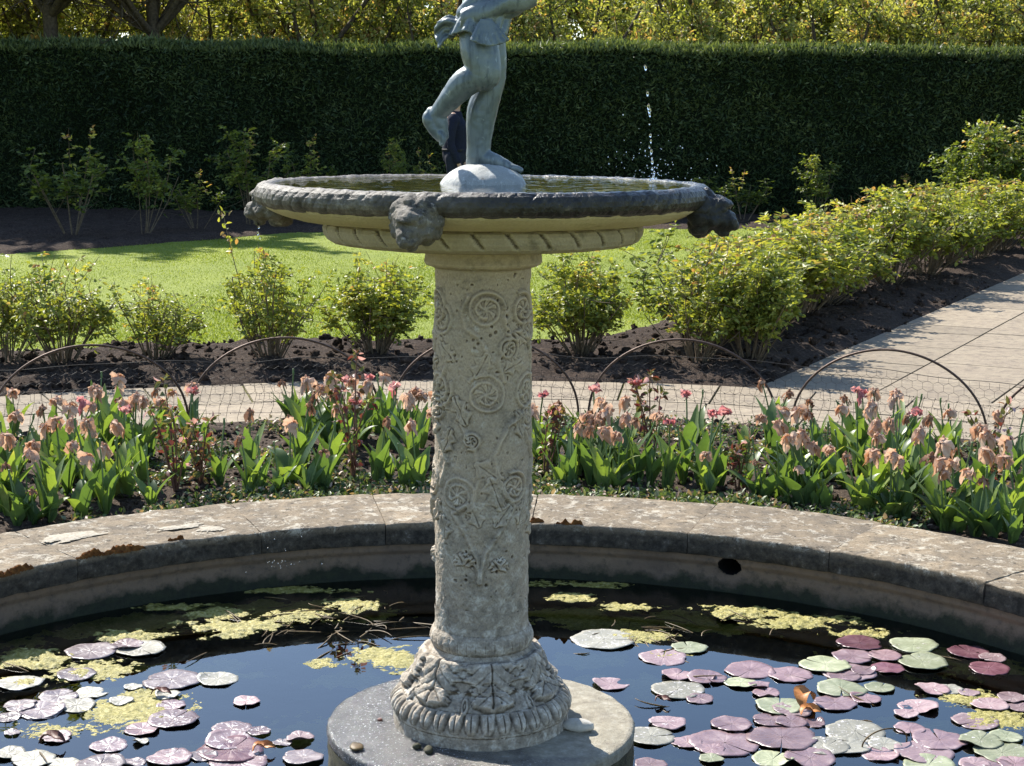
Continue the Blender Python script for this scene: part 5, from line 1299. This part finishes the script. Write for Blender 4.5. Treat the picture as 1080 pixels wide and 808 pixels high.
def algae(mb, px, py, hw, hh, h, seed, thr=.72, sub=0.0):
    h = h * .5; p = G(px, py, Z_WATER); fw = p.y * ct + (CAMZ - p.z) * st; rx = hw * fw / F
    ry = abs(G(px, py - hh, Z_WATER).y - G(px, py + hh, Z_WATER).y) / 2
    nx_, ny_ = 120, 90; U_, W_ = np.meshgrid(np.linspace(-1.35, 1.35, nx_), np.linspace(-1.35, 1.35, ny_))
    X = p.x + U_ * rx; Y = p.y + W_ * ry; P = np.stack([X, Y, 0 * X], -1)
    d = np.hypot(U_, W_) + .65 * fbm(P * 9, seed) + .55 * fbm(P * 38, seed + 2)
    Z = Z_WATER - sub + h * sst(thr + .25, thr - .45, d) * (.62 + .8 * fbm(P * 45, seed + 4)) - h * .12 + .0034 * fbm(P * 130, seed + 5, 3)
    inside = np.hypot(X - CX, Y - CY) < RW - .01
    f = gridfaces(ny_, nx_); k = (d.ravel()[f].max(1) < thr + .22) & inside.ravel()[f].all(1)
    if k.any(): mb.add(np.stack([X, Y, Z], -1).reshape(-1, 3), f[k])
mb = MB()
for i, (px, py, hw, hh, h) in enumerate(((40, 694, 50, 12, .022), (95, 705, 55, 12, .02), (140, 670, 52, 9, .02), (247, 660, 60, 11, .022), (235, 646, 40, 6, .016), (372, 638, 34, 9, .02), (312, 650, 42, 9, .018), (409, 692, 44, 14, .016), (140, 750, 58, 16, .012), (60, 770, 55, 10, .008), (341, 700, 18, 6, .012),
        (785, 646, 55, 8, .022), (850, 656, 62, 9, .024), (915, 668, 40, 7, .022), (675, 672, 36, 7, .014), (600, 630, 36, 5, .01), (662, 640, 30, 5, .01), (1055, 758, 40, 13, .014), (1015, 735, 40, 10, .012), (1062, 672, 30, 6, .016), (700, 690, 26, 6, .01), (20, 720, 40, 8, .012), (160, 735, 40, 8, .01), (180, 640, 50, 5, .010), (300, 622, 70, 4, .008), (620, 616, 60, 4, .008))):
    algae(mb, px, py, hw, hh, h, 500 + i * 7)
for i, (px, py, hw, hh, sb) in enumerate(((150, 650, 90, 14, .05), (330, 640, 110, 16, .05), (620, 645, 80, 14, .06), (760, 650, 120, 14, .05), (90, 745, 110, 30, .05), (260, 770, 90, 22, .07), (380, 700, 60, 20, .05), (660, 715, 60, 18, .06), (960, 690, 90, 16, .05), (1000, 770, 90, 24, .05), (740, 780, 60, 20, .07), (30, 660, 60, 14, .05), (200, 700, 80, 14, .06), (330, 760, 40, 24, .08), (620, 690, 50, 12, .04), (1040, 700, 50, 14, .04))):
    algae(mb, px, py, hw, hh, .03, 800 + i * 7, .66, sb * .5)
tag(mb.build('algae', M['algae']), 'yellow green algae mats floating on the pool', 'algae', kind='stuff')
mb = MB()
rr = random.Random(9)
for k in range(150):
    if k < 95: px, py = rr.gauss(345, 45), rr.gauss(658, 16)
    elif k < 130: px, py = rr.gauss(690, 45), rr.gauss(670, 14)
    else: px, py = rr.uniform(0, 1080), rr.uniform(680, 800)
    p = np.array(G(px, py, Z_WATER)); 
    if math.hypot(p[0] - CX, p[1] - CY) > RW - .15 or math.hypot(p[0] - CX, p[1] - CY) < R_D + .03: continue
    a_ = rr.uniform(0, 6.28); L = rr.uniform(.05, .17); e = p + [math.cos(a_) * L, math.sin(a_) * L, rr.uniform(-.02, .015)]
    m_ = (p + e) / 2 + [rr.gauss(0, .03), rr.gauss(0, .03), rr.uniform(0, .011)]
    mb.add(*tube(bez(p + [0, 0, -.006], m_, e, 7), [.0012, .0022, .0026, .0026, .0022, .0018, .001], 5))
tag(mb.build('pond_weed', M['weed']), 'brown tangled pond weed and dead stems at the surface', 'pond weed', kind='stuff')
def curled_leaf(px, py, L, W, mat, label, lift, az, z=None):
    p = G(px, py, Z_WATER + .012 if z is None else z); n = 10; t = np.linspace(0, 1, n)
    P = np.stack([(t - .5) * L, .012 * np.sin(t * 4), lift * np.sin(t * PI) + .006 * np.sin(t * 9)], -1); T_ = nrm(np.gradient(P, axis=0))
    S = nrm(np.stack([0 * t, np.cos(t * 1.4 - .5), np.sin(t * 1.4 - .5)], -1)); mb = MB()
    for o_ in (0, -.0018): strip(mb, P + [0, 0, o_], S, np.cross(S, T_), W * np.sin(PI * (t * .94 + .03)) ** .7, -.5 + 0 * t, .5)
    o = mb.build('dead_leaf', mat); o.location = p; o.rotation_euler = (0, 0, az); tag(o, label, 'leaf', 'dead leaves on the pool'); return o
curled_leaf(851, 742, .085, .028, M['deadleaf'], 'curled orange brown dead leaf standing among purple lily pads', .035, 1.2)
curled_leaf(855, 752, .06, .02, M['deadleaf'], 'smaller orange leaf lying just below the curled orange leaf', .012, .4)
curled_leaf(55, 783, .07, .018, M['darkleaf'], 'dark red rotten leaf on the water near the left corner', .02, .3)
curled_leaf(278, 790, .06, .016, M['deadleaf'], 'thin orange leaf on the water left of the plinth', .01, .5)
curled_leaf(699, 739, .045, .011, M['darkleaf'], 'small red leaf floating alone right of the column base', .008, .1)
curled_leaf(170, 732, .06, .012, M['darkleaf'], 'dark curled stalk between grey pads on the left', .012, .2)
th = np.linspace(0, 2 * PI, 40); p = G(933, 785, Z_WATER)
mb = MB(); mb.add(*tube(np.stack([p.x + .068 * np.cos(th), p.y + .03 * np.cos(th + .4) , p.z + .004 + .045 * np.maximum(-.3, np.sin(th)) * 1.0], -1), .0022, 6))
tag(mb.build('looped_stem', M['weed']), 'thin looped plant stem rising from the water at lower right', 'stem')
# stones and crumbs on the plinth
def pebble(px, py, s, sq, seed, label, mat='pebble', name='stone'):
    p = G(px, py, Z_D); v, f = ball((0, 0, 0), s, 16, 12, sq); v = v * (1 + .38 * fbm(v / s * 1.3 + seed, seed))[:, None]; v[:, 2] -= v[:, 2].min() + .002
    mb = MB(); mb.add(v, f); o = mb.build(name, M[mat]); o.location = (p.x, p.y, Z_D); o.rotation_euler = (0, 0, seed); tag(o, label, 'stone', 'stones on the plinth'); return o
pebble(612, 771, .034, (1.15, .6, .5), 3, 'pale chipped stone lying on the plinth right of the column base')
pebble(376, 789, .020, (1.2, .8, .3), 5, 'flat brown crust of grime on the left of the plinth', 'weed', 'crust')
pebble(440, 790, .010, (1, .9, .8), 7, 'small mossy crumb at the foot of the base ring', 'plinth_side', 'crumb')
pebble(452, 794, .012, (1.3, .9, .7), 8, 'larger dark crumb beside the small mossy one', 'plinth_side', 'crumb')
pebble(401, 760, .007, (1, .9, .6), 11, 'tiny reddish crumb left of the column base', 'darkleaf', 'crumb')

# ================================================================== PERSON behind the statue
p0 = at(480, 150, 22.0); GX, GY = p0.x, 22.0
per = empty('person', (GX, GY, .03), math.radians(84), 'person in a navy top and dark trousers standing on the far lawn behind the statue', 'person')
mb = MB(); CH = lambda pts, **k: chain(mb, [((x, y, z), r) for x, y, z, r in pts], **k)
def arm(s): return [(s * .17, 0, 1.50, .055), (s * .215, .0, 1.42, .052), (s * .25, .02, 1.16, .042), (s * .245, -.06, .95, .032), (s * .24, -.08, .90, .028)]
CH([(0, .01, 1.02, .13), (0, 0, 1.2, .125), (0, 0, 1.38, .14), (0, 0, 1.5, .10), (0, -.01, 1.58, .058), (0, -.015, 1.64, .056)])
CH([(-.15, 0, 1.45, .07), (.15, 0, 1.45, .07)])
for s in (-1, 1):
    CH(arm(s)); CH([(s * .24, -.085, .895, .026), (s * .238, -.10, .83, .030), (s * .236, -.105, .81, .026)])
    for k in range(4): CH([(s * .238, -.125 + k * .018, .80, .0105), (s * (.234), -.128 + k * .019, .765 - .006 * (k in (1, 2)), .0095), (s * .224, -.124 + k * .017, .735 - .006 * (k in (1, 2)), .0085)], sub=3, sides=8)
    CH([(s * .235, -.125, .86, .012), (s * .225, -.148, .82, .0105), (s * .22, -.15, .79, .009)], sub=3, sides=8)
    CH([(s * .09, 0, .98, .10), (s * .10, -.01, .75, .085), (s * .105, -.015, .52, .062), (s * .11, .01, .3, .06), (s * .11, .02, .1, .042), (s * .11, -.02, .05, .04), (s * .115, -.14, .035, .032)])
mb.add(*ball((0, -.01, 1.76), .105, 16, 12, (.82, .95, 1.18))); mb.add(*ball((0, -.03, 1.685), .06, 12, 9, (.95, 1.1, .9)))
mb.add(*ball((0, -.115, 1.745), .017, 10, 8, (.8, 1.1, 1.3)))
for s in (-1, 1): mb.add(*ball((s * .086, 0, 1.745), .025, 10, 8, (.4, .8, 1.2))); mb.add(*ball((s * .033, -.098, 1.785), .018, 8, 6, (1.2, .6, .5)))
CH([(-.022, -.104, 1.693, .008), (.022, -.104, 1.693, .008)], sub=3, sides=8)
remesh(mb, 'body', M['skin'], .008, 2, per)
mb = MB()
for s in (-1, 1): mb.add(*ball((s * .033, -.098, 1.765), .0085, 8, 6))
mb.build('eyes', M['black'], per)
mb = MB(); mb.add(*ball((0, .02, 1.79), .108, 16, 12, (.86, .98, 1.05))); mb.add(*ball((0, .05, 1.72), .085, 12, 9, (.9, .7, 1.1)))
remesh(mb, 'hair', M['hair'], .009, 1, per, lambda c: .004 * fbm(c * 60, 601))
mb = MB(); CH([(0, .01, 1.06, .165), (0, 0, 1.2, .155), (0, 0, 1.38, .165), (0, 0, 1.5, .10)], sides=20); CH([(-.155, 0, 1.45, .082), (.155, 0, 1.45, .082)])
for s in (-1, 1): CH([(s * .17, 0, 1.48, .072), (s * .215, .0, 1.42, .068), (s * .25, .02, 1.16, .056), (s * .247, -.05, .98, .045), (s * .242, -.072, .925, .042)])
remesh(mb, 'shirt', M['navy'], .011, 3, per, lambda c: .006 * fbm(c * 9, 603))
mb = MB(); CH([(0, .01, .98, .155), (0, .01, 1.07, .158)], sides=20)
for s in (-1, 1): CH([(s * .088, .01, .97, .115), (s * .10, -.005, .75, .10), (s * .105, -.01, .52, .082), (s * .11, .01, .3, .078), (s * .11, .02, .09, .07)])
remesh(mb, 'trousers', M['denim'], .011, 3, per, lambda c: .005 * fbm(c * 10, 605))
mb = MB(); th = np.linspace(0, 2 * PI, 40, endpoint=False)
V = np.concatenate([np.stack([r_ * np.cos(th), .01 + r_ * np.sin(th), z_ + 0 * th], -1) for r_, z_ in ((.152, 1.083), (.163, 1.083), (.162, 1.052), (.152, 1.05))]); mb.add(V, gridfaces(4, 40, True)[:, ::-1])
mb.build('belt', M['leather'], per)
mb = MB()
for s in (-1, 1): CH([(s * .11, .03, .05, .048), (s * .112, -.06, .045, .046), (s * .116, -.16, .035, .036)])
remesh(mb, 'shoes', M['leather'], .009, 2, per)
